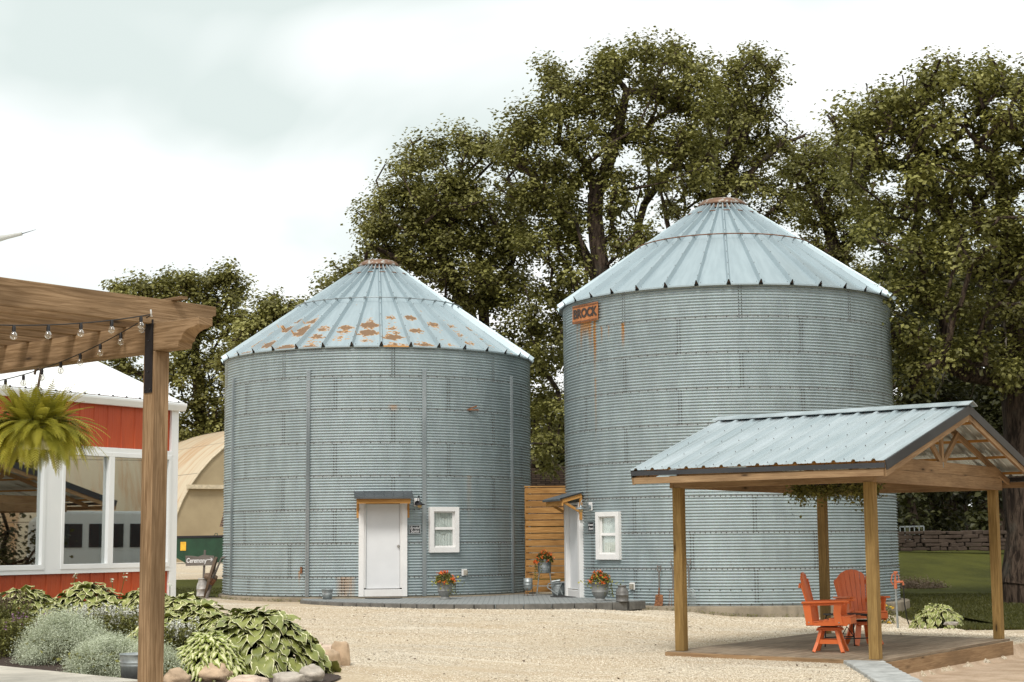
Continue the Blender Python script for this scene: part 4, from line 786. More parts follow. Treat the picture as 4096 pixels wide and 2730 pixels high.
# waterer on legs
x, y = .35, 40.6; t = thing('galvanised_drum', 'small ribbed galvanised drum on three legs left of the wash tub stand', 'bucket', (x, y, .25)); mb = MB(); mb.lathe([(.001, .12), (.06, .125), (.105, .18), (.112, .20), (.112, .27), (.117, .275), (.112, .28), (.112, .34), (.117, .345), (.112, .35), (.112, .43), (.10, .43), (.10, .3)], (x, y, .25), 24); mb.build('drum', 'galvanised_pail', t)
for a in (.3, 2.4, 4.5): mb = MB(); mb.tube([(x + .10 * math.cos(a), y + .10 * math.sin(a), .47), (x + .13 * math.cos(a), y + .13 * math.sin(a), .25)], .01, 5); mb.build('leg', 'old_wood', t)
mb = MB(); mb.tube([(x - .03, y, .68), (x - .02, y, .78), (x + .0, y, .80)], .006, 5); mb.tube([(x + .09, y, .66), (x + .09, y, .73)], .006, 5); mb.build('handle', 'rust_steel', t)
# wash stand with planted tub
x, y = .77, 41.2; t = thing('wash_tub_stand', 'galvanised wash tub of orange flowers raised on a metal stand by the slatted fence', 'planter', (x, y, .25)); mb = MB()
mb.lathe([(.001, .54), (.155, .54), (.16, .55), (.162, .62), (.168, .63), (.163, .64), (.165, .66), (.171, .67), (.166, .68), (.175, .86), (.18, .87), (.17, .87), (.15, .6)], (x, y, .25), 28); mb.build('tub', 'galvanised_pail', t)
for sx, sy in ((-1, -1), (1, -1), (-1, 1), (1, 1)): mb = MB(); mb.tube([(x + sx * .13, y + sy * .12, .80), (x + sx * .20, y + sy * .16, .25)], .013, 6); mb.build('leg', 'galvanised_pail', t)
mb = MB(); mb.tube([(x - .17, y - .14, .47), (x + .17, y - .14, .47)], .007, 5); mb.tube([(x - .2, y, .79), (x + .25, y, .79)], .009, 5); mb.build('crossbar', 'steel_channel', t)
rosette((x, y, 1.06), .23, .27, 1100, .045, ('green_leaf', 'orange_petal'), 26, t, trail=.42, trail_dir=(-1, 0))
mb2 = bucket(1.10, 40.55, .25, .18, .32, 'galvanised mop bucket with a wringer frame, right of the wash tub stand', 'mop_bucket', (.3, .4, .5, .62, .74)); mb = MB(); X0, Y0 = 1.10, 40.36
mb.beam((X0 - .28, Y0, .46), (X0 - .02, Y0 - .02, .27), .03, .02); mb.beam((X0 - .28, Y0, .46), (X0 - .25, Y0, .56), .03, .02); mb.beam((X0 - .25, Y0, .55), (X0 + .22, Y0, .60), .03, .02); mb.beam((X0 - .04, Y0 - .02, .28), (X0 + .06, Y0, .56), .03, .02); mb.beam((X0 + .02, Y0, .45), (X0 + .09, Y0, .28), .03, .02); mb.tube([(X0 - .17, Y0 + .1, .59), (X0 + .04, Y0 + .1, .62)], .03, 8); mb.build('wringer', 'galvanised_pail', mb2)

# slatted cedar fence between the bins
fe = thing('slatted_fence', 'honey coloured horizontal slat fence closing the gap between the two bins', 'fence', (.9, 42.05, .25))
for x in (.34, 1.62): mb = MB(); mb.beam((x, 42.08, .2), (x, 42.08, 2.98), .09, .09); mb.build('post', 'fence_wood', fe)
mb = MB(); pz = .30; i = 0
while pz < 2.88: mb.beam((.31, 42.02 + random.uniform(-.003, .003), pz + .07), (1.66, 42.02, pz + .07 + random.uniform(-.003, .003)), .022, .142, up=(0, 0, 1)); pz += .1665; i += 1
mb.build('slats', 'fence_wood', fe); mb = MB(); mb.beam((.28, 42.06, 2.975), (1.68, 42.06, 2.975), .12, .03); mb.build('cap_rail', 'fence_wood', fe)

# tools leaning on the taller bin
def tool(ang, kind, label, h, lean=.16):
    M = fixM(1, ang, BINS[1]['base'], RB + .06); r = thing({'shovel': 'shovel'}.get(kind, 'garden_fork'), label, 'shovel' if kind == 'shovel' else 'fork', M @ Vector((0, -lean, 0)), 'old garden tools leaning on the taller bin')
    L0 = Vector((0, -lean, .0)); L1 = Vector((-.03, -.03, h)); d = L1 - L0; pt = lambda s, dx=0, dy=0: L0 + d * s + Vector((dx, dy, 0))
    mb = MB(M); hs = .28 if kind == 'shovel' else .38; mb.tube([pt(hs), pt(.5, .004), pt(.82)], .016, 7)
    for s in (-1, 1): mb.beam(pt(.82), pt(.9, s * .045), .02, .02); mb.beam(pt(.9, s * .045), pt(1, s * .042), .018, .018)
    mb.tube([pt(.97, -.045), pt(.97, .045)], .011, 6); mb.build('handle', 'grey_wood', r)
    mb = MB(M)
    if kind == 'shovel':
        mb.poly3([pt(0, -.115), pt(0, .09), pt(.15, .105), pt(.27, .10), pt(.285, .03), pt(.285, -.03), pt(.27, -.085), pt(.12, -.09)], (0, .006, 0)); mb.tube([pt(.27), pt(.45, .005)], [.02, .017], 7); mb.build('blade', 'rust_steel', r)
    else:
        w = .15 if kind == 'scoop' else .09; nt_ = 11 if kind == 'scoop' else 4
        for i in range(nt_): x_ = w * (2 * i / (nt_ - 1) - 1); top = .36 - .07 * abs(x_ / w) ** 2; mb.tube([pt(0, x_), pt(.18, x_ * 1.0), pt(top - .03, x_ * .92), pt(top, x_ * .5)], .0055, 5)
        mb.tube([pt(.30, -w), pt(.355, -w * .6), pt(.372, 0), pt(.355, w * .6), pt(.30, w)], .008, 5); mb.tube([pt(.36), pt(.45)], .014, 6); mb.build('tines', 'galvanised_pail' if kind == 'scoop' else 'rust_steel', r)
tool(-22.2, 'shovel', "square rusty shovel leaning on the taller bin left of the shelter's front-left post", .90)
tool(-17.6, 'fork', "rusty four-tine fork partly hidden behind the shelter's front-left post", 1.02)
tool(-12.6, 'scoop', "wide many-tined metal scoop fork leaning on the taller bin right of the shelter's front-left post", 1.06)

# yard hydrant with hose
x, y = 7.80, 33.6; z = g1(x, y); t = thing('yard_hydrant', 'yard hydrant with orange pump head and grey pipe beside the hostas', 'hydrant', (x, y, z)); mb = MB(); mb.tube([(x, y, z - .05), (x - .02, y, z + .82)], .022, 8); mb.build('pipe', 'galvanised_pail', t)
mb = MB(); mb.tube([(x - .02, y, z + .80), (x - .02, y, z + .98)], [.035, .03], 8); mb.tube([(x - .02, y, z + .93), (x + .13, y, z + .94), (x + .14, y, z + .87)], .024, 7); mb.tube([(x - .02, y, z + .96), (x - .02, y, z + 1.13)], .018, 6); mb.tube([(x - .05, y, z + 1.13), (x + .03, y, z + 1.13)], .02, 6); mb.build('hydrant_head', 'hydrant_orange', t)
mb = MB(); mb.tube([(x - .02, y, z + 1.12), (x - .08, y, z + 1.08), (x - .11, y, z + .95), (x - .07, y, z + .88)], .014, 6); mb.tube([(x - .02, y, z + 1.12), (x + .05, y, z + 1.06), (x + .05, y, z + .95)], .009, 5); mb.build('lever', 'hydrant_orange', t)
mb = MB(); mb.tube([(x + .14, y, z + .86), (x + .15, y, z + .5), (x + .19, y, z + .2), (x + .24, y + .02, z + .05), (x + .34, y + .05, z + .02)], .013, 7); o = mb.build('hose', 'hose'); tag(o, 'black garden hose hanging from the orange-headed hydrant', 'hose')
# yellow flowers at the foot of the taller bin, seen between post and chair
zf = g1(8.12, 36.1); t = thing('yellow_flowers', 'small clump of yellow flowers at the concrete foot of the taller bin', 'flowers', (8.12, 36.1, zf)); rosette((8.12, 36.1, zf), .22, .46, 420, .05, ('green_leaf', 'yellow_petal'), 14, t)

# ------------------------------------------------------------------ pergola
PO = Vector((-2.77, 12.62, 0)); rd = Vector((.628, .778, 0)); bd = Vector((-.755, .655, 0)); ZB = 1.48 + EYE      # rafter dir (away), beam dir (left-back)
def PP(r, b, z): return PO + rd * r + bd * b + Vector((0, 0, z))
pg = thing('pergola', 'weathered timber pergola corner in the near left foreground with a black steel post bracket', 'pergola', (PO.x, PO.y, 0))
mb = MB(); mb.beam(PP(0, 0, -.2), PP(0, 0, ZB), .142, .142, up=bd); mb.build('post', 'pergola_wood', pg, bev=.008)
for bb, rr in ((4.2, 0), (0, -4.2), (4.2, -4.2)): mb = MB(); mb.beam(PP(rr, bb, -.2), PP(rr, bb, ZB), .142, .142, up=bd); mb.build('post', 'pergola_wood', pg, bev=.008)
def scroll(t0, h, ln, flip=1):
    """end profile (along, z) of a decorative beam end starting at t0"""
    out = [(t0 + ln, h), (t0 + ln, h * .72), (t0 + ln - .03, h * .70)]
    for i in range(6): a = math.pi / 2 * i / 5; out.append((t0 + ln - .05 - .16 * math.sin(a) * 1.0, h * .66 - h * .40 * (1 - math.cos(a))))
    out += [(t0 + ln - .24, h * .22), (t0 + ln - .25, 0)]; return out
for roff in (0, -4.2):
    prof = [(-4.9, 0), (-4.9, .215)] + scroll(0, .215, .60)
    pts = [PP(roff - .07, -a, ZB + z) for a, z in prof]; mb = MB(); mb.poly3(pts, rd * .14); mb.build('beam', 'pergola_wood', pg, bev=.006)
ZR = ZB + .215
for i in range(14):
    b = -.005 + .34 * i; h = .20; prof = [(-4.9, 0), (-4.9, h), (.44, h), (.57, h * .98), (.57, h * .62), (.54, h * .58), (.50, h * .28), (.43, h * .22), (.40, 0)]
    mb = MB(); mb.poly3([PP(a, b - .0275, ZR + z) for a, z in prof], bd * .055); mb.build('rafter', 'pergola_wood', pg, bev=.004)
for r in (.14, -4.1): mb = MB(); mb.beam(PP(r, -.16, ZR + .20 + .012), PP(r, 4.7, ZR + .20 + .012), .06, .022); mb.build('top_lath', 'pergola_wood', pg)
mb = MB(); mb.beam(PP(-.076, 0, ZB - .325), PP(-.076, 0, ZB + .245), .008, .095, up=bd); mb.beam(PP(-.076, -.012, ZB - .325), PP(-.076, -.012, ZB - .325), .01, .01)
pl = mb.build('steel_bracket', 'near_black_steel', pg)
mb = MB()
for b, z in ((.03, -.30), (-.03, -.30), (.0, -.16), (0, .08), (.03, .2)): mb.ball(PP(-.082, b, ZB + z), .008, 8)
mb.build('bracket_bolts', 'black', pl)
hook = PP(-.10, -.06, ZR + .05); mb = MB(); mb.tube([hook, hook + Vector((-.0, -.03, 0)), hook + Vector((.005, -.045, .02)), hook + Vector((.0, -.04, .045))], .007, 6); mb.build('hook', 'hook_white', pg)
# string lights
def string(pts_at, nb, label):
    r = thing('string_lights', label, 'string lights', pts_at[0], 'string lights on the pergola'); A, B_, sag = pts_at; pt = lambda t: A.lerp(B_, t) - Vector((0, 0, sag * 4 * t * (1 - t)))
    mb = MB(); mb.tube([pt(i / 40) for i in range(41)], .0045, 5); mb.build('cable', 'wire', r)
    for i in range(nb):
        c = pt((i + .35) / nb); mb = MB(); mb.tube([c, c - Vector((0, 0, .016)), c - Vector((0, 0, .045))], [.009, .014, .013], 8); so = mb.build('socket', 'wire', r)
        mb = MB(); mb.lathe([(.012, -.045), (.019, -.053), (.025, -.070), (.023, -.086), (.012, -.096), (.001, -.099)], c, 14); mb.build('bulb', 'bulb_glass', so); mb = MB(); mb.tube([c - Vector((0, 0, .045)), c - Vector((0, 0, .085))], .003, 4); mb.build('filament', 'filament', so)
hk = hook + Vector((0, -.03, .01)); e1 = at(-700, 1225, 9.6); string((hk, e1, .10), 9, 'string of clear bulbs running level from the post hook along the near rafter'); e2 = PP(-.12, 3.2, ZB - .06)
string((hk + Vector((-.01, 0, -.01)), e2, .16), 12, 'string of clear bulbs sagging from the post hook along the lower beam')
# hanging fern
fp = Vector((-3.93, 13.45, 0)); hz = at(150, 1480, fp.y).z; t = thing('hanging_fern', 'big yellow-green fern in a white basket hanging from the pergola', 'hanging plant', (fp.x, fp.y, at(140, 1700, fp.y).z))
mb = MB(); c = Vector((fp.x, fp.y, hz)); mb.tube([c + Vector((-.03, 0, -.04)), c + Vector((-.025, 0, -.005)), c + Vector((0, 0, .012)), c + Vector((.022, 0, -.01)), c + Vector((.012, 0, -.07)), c + Vector((0, 0, -.15))], .011, 7); fc = Vector((fp.x, fp.y, at(140, 1715, fp.y).z))
mb.build('hook', 'old_wood', t); mb = MB()
for a in (.3, 2.4, 4.5): mb.tube([c + Vector((0, 0, -.14)), fc + Vector((.14 * math.cos(a), .14 * math.sin(a), -.02))], .003, 4)
mb.build('hanger_wire', 'wire', t); mb = MB(); mb.lathe([(.001, -.17), (.11, -.17), (.15, -.02), (.16, 0), (.15, 0)], fc, 24); mb.build('basket', 'white_plastic', t)
Vs = []; Us = []; nfr = 560
for i in range(nfr):
    az = random.uniform(0, 6.283); el = random.choice((random.uniform(.1, .5), random.uniform(.5, 1.25))); ln = random.uniform(.30, .50) * (1 if el < .8 else .8); d = Vector((math.cos(az), math.sin(az), 0)); p = fc + d * random.uniform(.02, .12); vel = d * math.cos(el) + Vector((0, 0, math.sin(el))); n = 26; tone = random.random() ** 1.3 * .85 + .02; droop = random.uniform(1.6, 6.0) if el < .9 else random.uniform(.6, 2.4)
    for j in range(n):
        st = ln / n * 1.15; vel = (vel + Vector((0, 0, -droop * st))).normalized(); q = p + vel * st; sd = vel.cross(Vector((0, 0, 1)))
        sd = sd.normalized() if sd.length > .05 else d.cross(Vector((0, 0, 1))); f = j / n; wl = .046 * math.sin(math.pi * min(1, f * .9 + .12)) ** .7 * (1 if f < .85 else .6)
        for s in (-1, 1): tip = p + sd * s * wl + vel * st * 1.0 + Vector((0, 0, -.006)); Vs += [p - vel * st * .10, tip - vel * st * .2, tip + vel * st * .25, p + vel * st * .55]; Us += [(min(1, tone + .25 * f + random.uniform(-.1, .1)), 0)] * 4
        p = q
Vn = np.array([tuple(v) for v in Vs]); npmesh('fronds', Vn, np.arange(len(Vn)).reshape(-1, 4), np.array(Us), 'fern_leaf', t)
C = np.array(fc) + RNG.normal(0, 1, (500, 3)) * np.array([.13, .13, .06]); npmesh('inner_leaves', *leaves(C, .05), 'green_leaf', t)

# ------------------------------------------------------------------ red building
D0 = Vector((-7.85, 25.0, 0)); wd = Vector((math.cos(R_(57.5)), math.sin(R_(57.5)), 0)); wn_ = Vector((wd.y, -wd.x, 0))     # along wall, outward
def PW(s, o, z): return D0 + wd * s + wn_ * o + Vector((0, 0, z))
rb = thing('red_building', 'red ribbed metal building with white roof and large windows behind the flower bed', 'building', PW(0, 0, .1))
S1 = 3.93; S0 = -6.5
def zs_(xd, yd):                                    # height on the wall plane seen at displayed pixel
    best = None
    for i in range(-700, 500):
        p = D0 + wd * (i * .01); r = ray(xd * 1.74076, yd * 1.74076)
        e_ = abs(p.x / p.y - r.x / r.y)
        if best is None or e_ < best[0]: best = (e_, i * .01, r.z / r.y * p.y + EYE)
    return best[1:]
zE = zs_(200, 925)[1]; zWt = zs_(220, 1041)[1]; zWb = zs_(180, 1308)[1]; sC = zs_(402, 1000)[0]; S1 = sC
print('BUILDING s corner', sC, 'eave', zE, 'win', zWt, zWb, [round(zs_(x_, 1300)[0], 2) for x_ in (0, 93, 97, 135, 152, 242, 250, 327, 378)])
def redpanel(z0, z1):
    mb = MB(); f = lambda s, t_, h: PW(s, h, z0 + (z1 - z0) * t_); ribbed_sheet(mb, f, S0, S1, 1, .305, .018, .022); return mb
wl = redpanel(zWt + .02, zE).build('wall_panel', 'red_steel', rb); redpanel(-.1, zWb - .06).build('wall_panel', 'red_steel', rb)
mb = MB(); mb.add([PW(S0, -.12, -.1), PW(S1, -.12, -.1), PW(S1 - 0, -8, -.1), PW(S0, -8, -.1)], [(0, 1, 2, 3)]); 
mb.add([PW(S0, -8, -.1), PW(S1, -8, -.1), PW(S1, -8, zE), PW(S0, -8, zE)], [(0, 1, 2, 3)]); mb.add([PW(S0, 0, -.1), PW(S0, -8, -.1), PW(S0, -8, zE), PW(S0, 0, zE)], [(0, 1, 2, 3)]); mb.build('inner_shell', 'room_dark', rb)
mb = MB(); mb.add([PW(S1, 0, -.1), PW(S1, -8, -.1), PW(S1, -8, zE), PW(S1, -4, zE + 1.64), PW(S1, 0, zE)], [(0, 1, 2, 3, 4)]); mb.add([PW(S1 - .1, -.1, -.1), PW(S1 - .1, -8, -.1), PW(S1 - .1, -8, zE), PW(S1 - .1, -4, zE + 1.6), PW(S1 - .1, -.1, zE)], [(4, 3, 2, 1, 0)]); mb.build('end_wall', 'red_steel', rb)
# trims
mb = MB(); mb.beam(PW(S0, .035, zWt + .05), PW(S1 - .1, .035, zWt + .05), .05, .09); mb.beam(PW(S0, .035, zWb - .03), PW(S1 - .1, .035, zWb - .03), .05, .075); mb.beam(PW(S1 - .055, .03, -.1), PW(S1 - .055, .03, zE - .02), .17, .05, up=wn_); mb.beam(PW(S1 + .03, -.12, -.1), PW(S1 + .03, -.12, zE - .02), .05, .30, up=wn_); mb.build('trim', 'white_steel', rb, bev=.004)
mb = MB(); gp = [(.02, -.02), (.02, .11), (.035, .115), (.13, .115), (.14, .10), (.14, .07), (.11, .0), (.10, -.02)]
mb.poly3([PW(S0, .02 + a, zE + z) for a, z in gp], wd * (S1 + .12 - S0)); mb.build('gutter', 'white_steel', rb)
def fr_(s, t_, h): return PW(s, .10 - 4.15 * t_, zE + .13 + 1.66 * t_ + h)
mb = MB(); ribbed_sheet(mb, fr_, S0, S1 + .12, 2, .305, .02, .03); s = S0 + .1525
while s < S1 + .1:
    c = fr_(s, 0, .0); mb.add([c + wd * -.028, c + wd * .028, c + wd * .012 + Vector((0, 0, .018)), c + wd * -.012 + Vector((0, 0, .018))], [(0, 1, 2, 3)], 1)
    for t_ in (.12, .35, .6, .85): c = fr_(s + .08, t_, .003); mb.add([c + wd * .008, c + Vector((0, 0, .01)), c - wd * .008, c - wn_ * .01], [(0, 1, 3), (1, 2, 3)], 1)
    s += .305
def fb_(s, t_, h): return PW(s, -8.2 + 4.15 * t_, zE + .13 + 1.66 * t_ + h)
ribbed_sheet(mb, fb_, S0, S1 + .12, 2, .305, .02, .03); mb.build('roof', ['white_roof', 'black'], rb)
mb = MB(); mb.beam(PW(S1 + .10, .08, zE + .09), PW(S1 + .10, -4.05, zE + .09 + 1.66), .04, .09); mb.build('rake_trim', 'white_steel', rb)
# windows: mullions placed where the frames stand
sx_ = lambda xd: zs_(xd, 1200)[0]
def win(sa, sb, name='window'):
    mb = MB(); t_ = .06; m = (zWb + zWt) / 2; H = zWt - zWb; mb.beam(PW(sa, .02, zWb + .04), PW(sb, .02, zWb + .04), .10, .08); mb.beam(PW(sa, .02, zWt - .02), PW(sb, .02, zWt - .02), .10, .07)
    for s_ in (sa + t_ / 2, sb - t_ / 2): mb.beam(PW(s_, .02, zWb + .08), PW(s_, .02, zWt - .055), t_, .10, up=wn_)
    fr = mb.build(name, 'white_steel', rb, bev=.004); mb = MB(); mb.beam(PW(sa + t_, -.005, m), PW(sb - t_, -.005, m), .006, H - .12); mb.build('pane', 'window_glass', fr); return fr
sA, sB, sC1, sD, sE_ = sx_(97), sx_(135), sx_(246), sx_(250), S1 - .14
win(S0 + .1, sA - 2.1 if False else S0 + 2.2); win(S0 + 2.2, sA); f2 = win(sB, sC1 + .02); win(sC1 + .02, sE_)
mb = MB(); mb.beam(PW((sA + sB) / 2, .03, zWb), PW((sA + sB) / 2, .03, zWt), abs(sB - sA), .06, up=wn_); mb.build('mullion_panel', 'white_steel', rb)
mb = MB(); s1_, s2_ = sx_(156) , sx_(238)
for s_ in (s1_, s2_): mb.beam(PW(s_, -.03, zWb + .06), PW(s_, -.03, zWt - .14), .09, .04, up=wn_)
mb.beam(PW(s1_, -.03, zWt - .14), PW(s2_, -.03, zWt - .14), .04, .06); mb.build('sliding_sash', 'galvanised_pail', f2)
mb = MB()
for s_ in (sA - .32, sB + .18, sE_ - .55): mb.beam(PW(s_, -.45, 0), PW(s_, -.45, zE), .16, .14, up=wn_)
mb.beam(PW(S0, -.5, zWt + .05), PW(S1 - .1, -.5, zWt + .05), .14, .2); mb.build('inner_post', 'interior_post', rb)

# ------------------------------------------------------------------ flower bed
def hosta(x, y, z, rx, ry, h, n, ls, mat, label, group='hosta clumps', parent=None, asp=.62, stems=0, name='hosta'):
    r = thing(name, label, 'hosta', (x, y, z), group); NL, NW = 7, 4; Vs = []; Fs = []; U = []; o = 0
    for i in range(n):
        f = ((i + .5) / n); az = i * 2.39996 + random.uniform(-.3, .3); f = f ** .62; el = (1 - f) * 1.3 + .02; cx_, cy_ = x + rx * f * math.cos(az) * .86, y + ry * f * math.sin(az) * .86
        cz_ = z + h * (1 - f ** 2.4) * random.uniform(.82, 1.0) + .05; d = Vector((math.cos(az + random.uniform(-.6, .6)), math.sin(az + random.uniform(-.6, .6)), 0)); L_ = ls * random.uniform(.7, 1.25); W_ = L_ * asp * random.uniform(.85, 1.1)
        pit = (1 - f) * .8 - .15 + random.uniform(-.35, .35) - f * .55; cur = random.uniform(1.0, 2.2); sd = d.cross(Vector((0, 0, 1))); roll = random.uniform(-.4, .4); p = Vector((cx_, cy_, cz_)) - d * L_ * .3
        for a in range(NL + 1):
            t_ = a / NL; pt_ = pit - cur * t_ * .6; dir_ = d * math.cos(pt_) + Vector((0, 0, math.sin(pt_))); up_ = sd.cross(dir_); up_ = -up_ if up_.z < 0 else up_
            s2 = sd * math.cos(roll) + up_ * math.sin(roll); wv = W_ * .5 * (math.sin(math.pi * min(1, t_ ** .62 * .98 + .02)) ** .8) ; wv = max(wv, .001)
            for b_ in range(NW + 1):
                q = (b_ / NW - .5) * 2; Vs.append(p + s2 * (q * wv) + up_ * (abs(q) * wv * .38 + .012 * math.sin(t_ * 14 + i) * abs(q) - .02 * q * q)); 
            p = p + dir_ * (L_ / NL)
        for a in range(NL):
            for b_ in range(NW):
                k0 = o + a * (NW + 1) + b_; Fs.append((k0, k0 + 1, k0 + NW + 2, k0 + NW + 1)); tipfix = lambda q, t_: q if t_ < .85 else (q - .5) * (1 + (t_ - .85) * 3) + .5
                U += [(b_ / NW, a / NL), ((b_ + 1) / NW, a / NL), ((b_ + 1) / NW, (a + 1) / NL), (b_ / NW, (a + 1) / NL)]
        o += (NL + 1) * (NW + 1)
    npmesh('leaves', np.array([tuple(v) for v in Vs]), np.array(Fs), np.array(U), mat, r, True)
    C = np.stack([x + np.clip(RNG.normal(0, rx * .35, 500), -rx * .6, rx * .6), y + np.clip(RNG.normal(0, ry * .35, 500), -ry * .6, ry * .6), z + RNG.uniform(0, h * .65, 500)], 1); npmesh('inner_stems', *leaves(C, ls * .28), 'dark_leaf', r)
    for i in range(stems):
        a = random.uniform(0, 6.28); b0 = Vector((x + rx * .5 * math.cos(a), y + ry * .5 * math.sin(a), z + h * .6)); tp = b0 + Vector((random.uniform(-.12, .16), 0, random.uniform(.35, .55))); mb = MB(); mb.tube([b0, b0.lerp(tp, .5) + Vector((.01, 0, .01)), tp], .006, 5); CC = np.array(tp) + RNG.normal(0, .016, (14, 3)) * np.array([1, 1, 1.6]); st = mb.build('flower_stalk', 'green_leaf', r); npmesh('bud', *leaves(CC, .035, .5), 'silver_leaf', st)
    return r
hosta(-3.14, 20.05, .06, 1.10, .95, .62, 520, .25, 'hosta_leaf', 'largest hosta mound, broad green leaves with thin cream edges, right end of the bed', asp=.72)
hosta(-3.55, 19.15, .05, .56, .46, .44, 560, .16, 'hosta_lime', 'low hosta of narrow pale leaves behind the round boulder', asp=.42)
rows = [(-4.55, 21.5, .6, .42, 0), (-3.95, 21.9, .62, .42, 0), (-5.1, 23.1, .6, .48, 0), (-7.75, 24.1, .75, .62, 3), (-7.05, 23.8, .8, .66, 0), (-6.35, 24.6, .8, .70, 3), (-5.55, 24.7, .8, .62, 2), (-4.85, 24.2, .8, .55, 1), (-4.35, 22.6, .75, .56, 0), (-6.6, 23.1, .6, .48, 0), (-5.9, 23.6, .6, .5, 0)]
labs = ['low hosta just right of the pergola post, behind the smallest silver mound', 'low hosta at the back right of the bed beside the gravel', 'low hosta behind the pergola post near the white flowers', 'cream-edged hosta at the far left edge below the red wall', 'cream-edged hosta behind the purple salvia', 'tallest cream-edged hosta with grey flower stalks against the red wall', 'cream-edged hosta behind the white flowers, against the red wall', 'cream-edged hosta just left of the pergola post at the building corner', 'cream-edged hosta right of the pergola post, behind the big green mound', 'low cream-edged hosta between the salvia and the white flowers', 'low cream-edged hosta in front of the flower stalks']
for (x, y, r_, h, st), lb in zip(rows, labs): hosta(x, y, g1(x, y) + .03, r_ * 1.05, r_ * .8, h, 330, .25, 'hosta_cream', lb, stems=st, asp=.55)
hosta(8.55, 33.4, g1(8.55, 33.4), .66, .5, .42, 260, .17, 'hosta_leaf' if 0 else 'hosta_cream', 'cream-edged hosta by the concrete foot of the taller bin beside the hydrant', asp=.55)
def mound(x, y, z, rx, ry, h, n, ls, mat, name, label, cat, group, core='dark_leaf', cl=60):
    r = thing(name, label, cat, (x, y, z), group); q = RNG.normal(size=(cl, 3)); q /= np.linalg.norm(q, axis=1)[:, None]; q[:, 2] = np.abs(q[:, 2]) * 1.0; cc = q * np.array([rx, ry, h]) * RNG.uniform(.78, 1.0, (cl, 1)) + np.array([x, y, z]); i = RNG.integers(0, cl, n)
    C = cc[i] + RNG.normal(0, 1, (n, 3)) * np.array([rx, ry, h]).mean() * .115; C[:, 2] = np.maximum(C[:, 2], z + .02); tone = np.clip(RNG.normal(.5, .2, n) + (RNG.random(cl)[i] - .5) * .5, 0, 1); npmesh('foliage', *leaves(C, ls, .35, rnd=tone), mat, r)
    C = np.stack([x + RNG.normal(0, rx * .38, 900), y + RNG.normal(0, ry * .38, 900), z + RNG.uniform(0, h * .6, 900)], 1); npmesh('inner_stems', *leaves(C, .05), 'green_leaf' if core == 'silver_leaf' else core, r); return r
mound(-5.62, 20.75, .1, .60, .55, .62, 60000, .022, 'silver_leaf', 'silver_mound', 'largest silvery feathery mound, left of the galvanised tub', 'shrub', 'silver mound plants', 'silver_leaf', 150)
mound(-4.72, 19.25, .08, .48, .42, .46, 42000, .020, 'silver_leaf', 'silver_mound', 'silvery feathery mound directly behind the galvanised tub', 'shrub', 'silver mound plants', 'silver_leaf', 110)
mound(-4.12, 18.85, .06, .36, .36, .42, 30000, .020, 'silver_leaf', 'silver_mound', 'smallest silvery mound, right of the pergola post', 'shrub', 'silver mound plants', 'silver_leaf', 80)
def spikes(x, y, z, rx, ry, h, n, mats, name, label, cat, fl=.10, leafn=5000, gm='green_leaf', ls=.045):
    r = thing(name, label, cat, (x, y, z)); C = np.stack([x + RNG.normal(0, rx * .5, leafn), y + RNG.normal(0, ry * .5, leafn), z + RNG.uniform(0, 1, leafn) ** .8 * h * .85], 1); npmesh('foliage', *leaves(C, ls, .45), gm, r)
    bx_ = x + RNG.normal(0, rx * .55, n); by_ = y + RNG.normal(0, ry * .55, n); hh = h * RNG.uniform(.75, 1.12, n); st = []; mb = MB()
    for i in range(n): t_ = (bx_[i] + RNG.normal(0, .03), by_[i], z + hh[i]); mb.tube([(bx_[i], by_[i], z + h * .3), t_], .003, 3, cap=False); st.append(t_)
    mb.build('stems', gm, r); st = np.array(st); C = np.repeat(st, 16, 0); C[:, 2] -= RNG.random(len(C)) * fl; C[:, :2] += RNG.normal(0, .011, (len(C), 2)); npmesh('blossoms', *leaves(C, .026, .8), mats, r); return r
spikes(-5.35, 22.0, .15, .62, .45, .60, 150, 'white_petal', 'white_salvia', 'bushy plant with white flower spikes between the silver mounds and hostas', 'flowers')
spikes(-4.25, 20.7, .12, .3, .3, .5, 50, 'white_petal', 'white_salvia', 'white flower spikes half hidden behind the pergola post', 'flowers', leafn=2000)
spikes(-6.55, 21.9, .15, .55, .5, .55, 34, 'purple_petal', 'purple_salvia', 'spent purple and brown salvia at the left edge of the bed', 'flowers', leafn=7000)
spikes(-7.1, 22.7, .15, .5, .4, .75, 70, 'brown_leaf', 'dried_salvia', 'brown faded flower spikes left of the silver mound', 'flowers', leafn=4000)
bucket(-4.17, 18.35, .06, .20, .33, 'galvanised tub half hidden by the pergola post beside the silvery mounds', 'galvanised_tub', (.62, .72), .86)
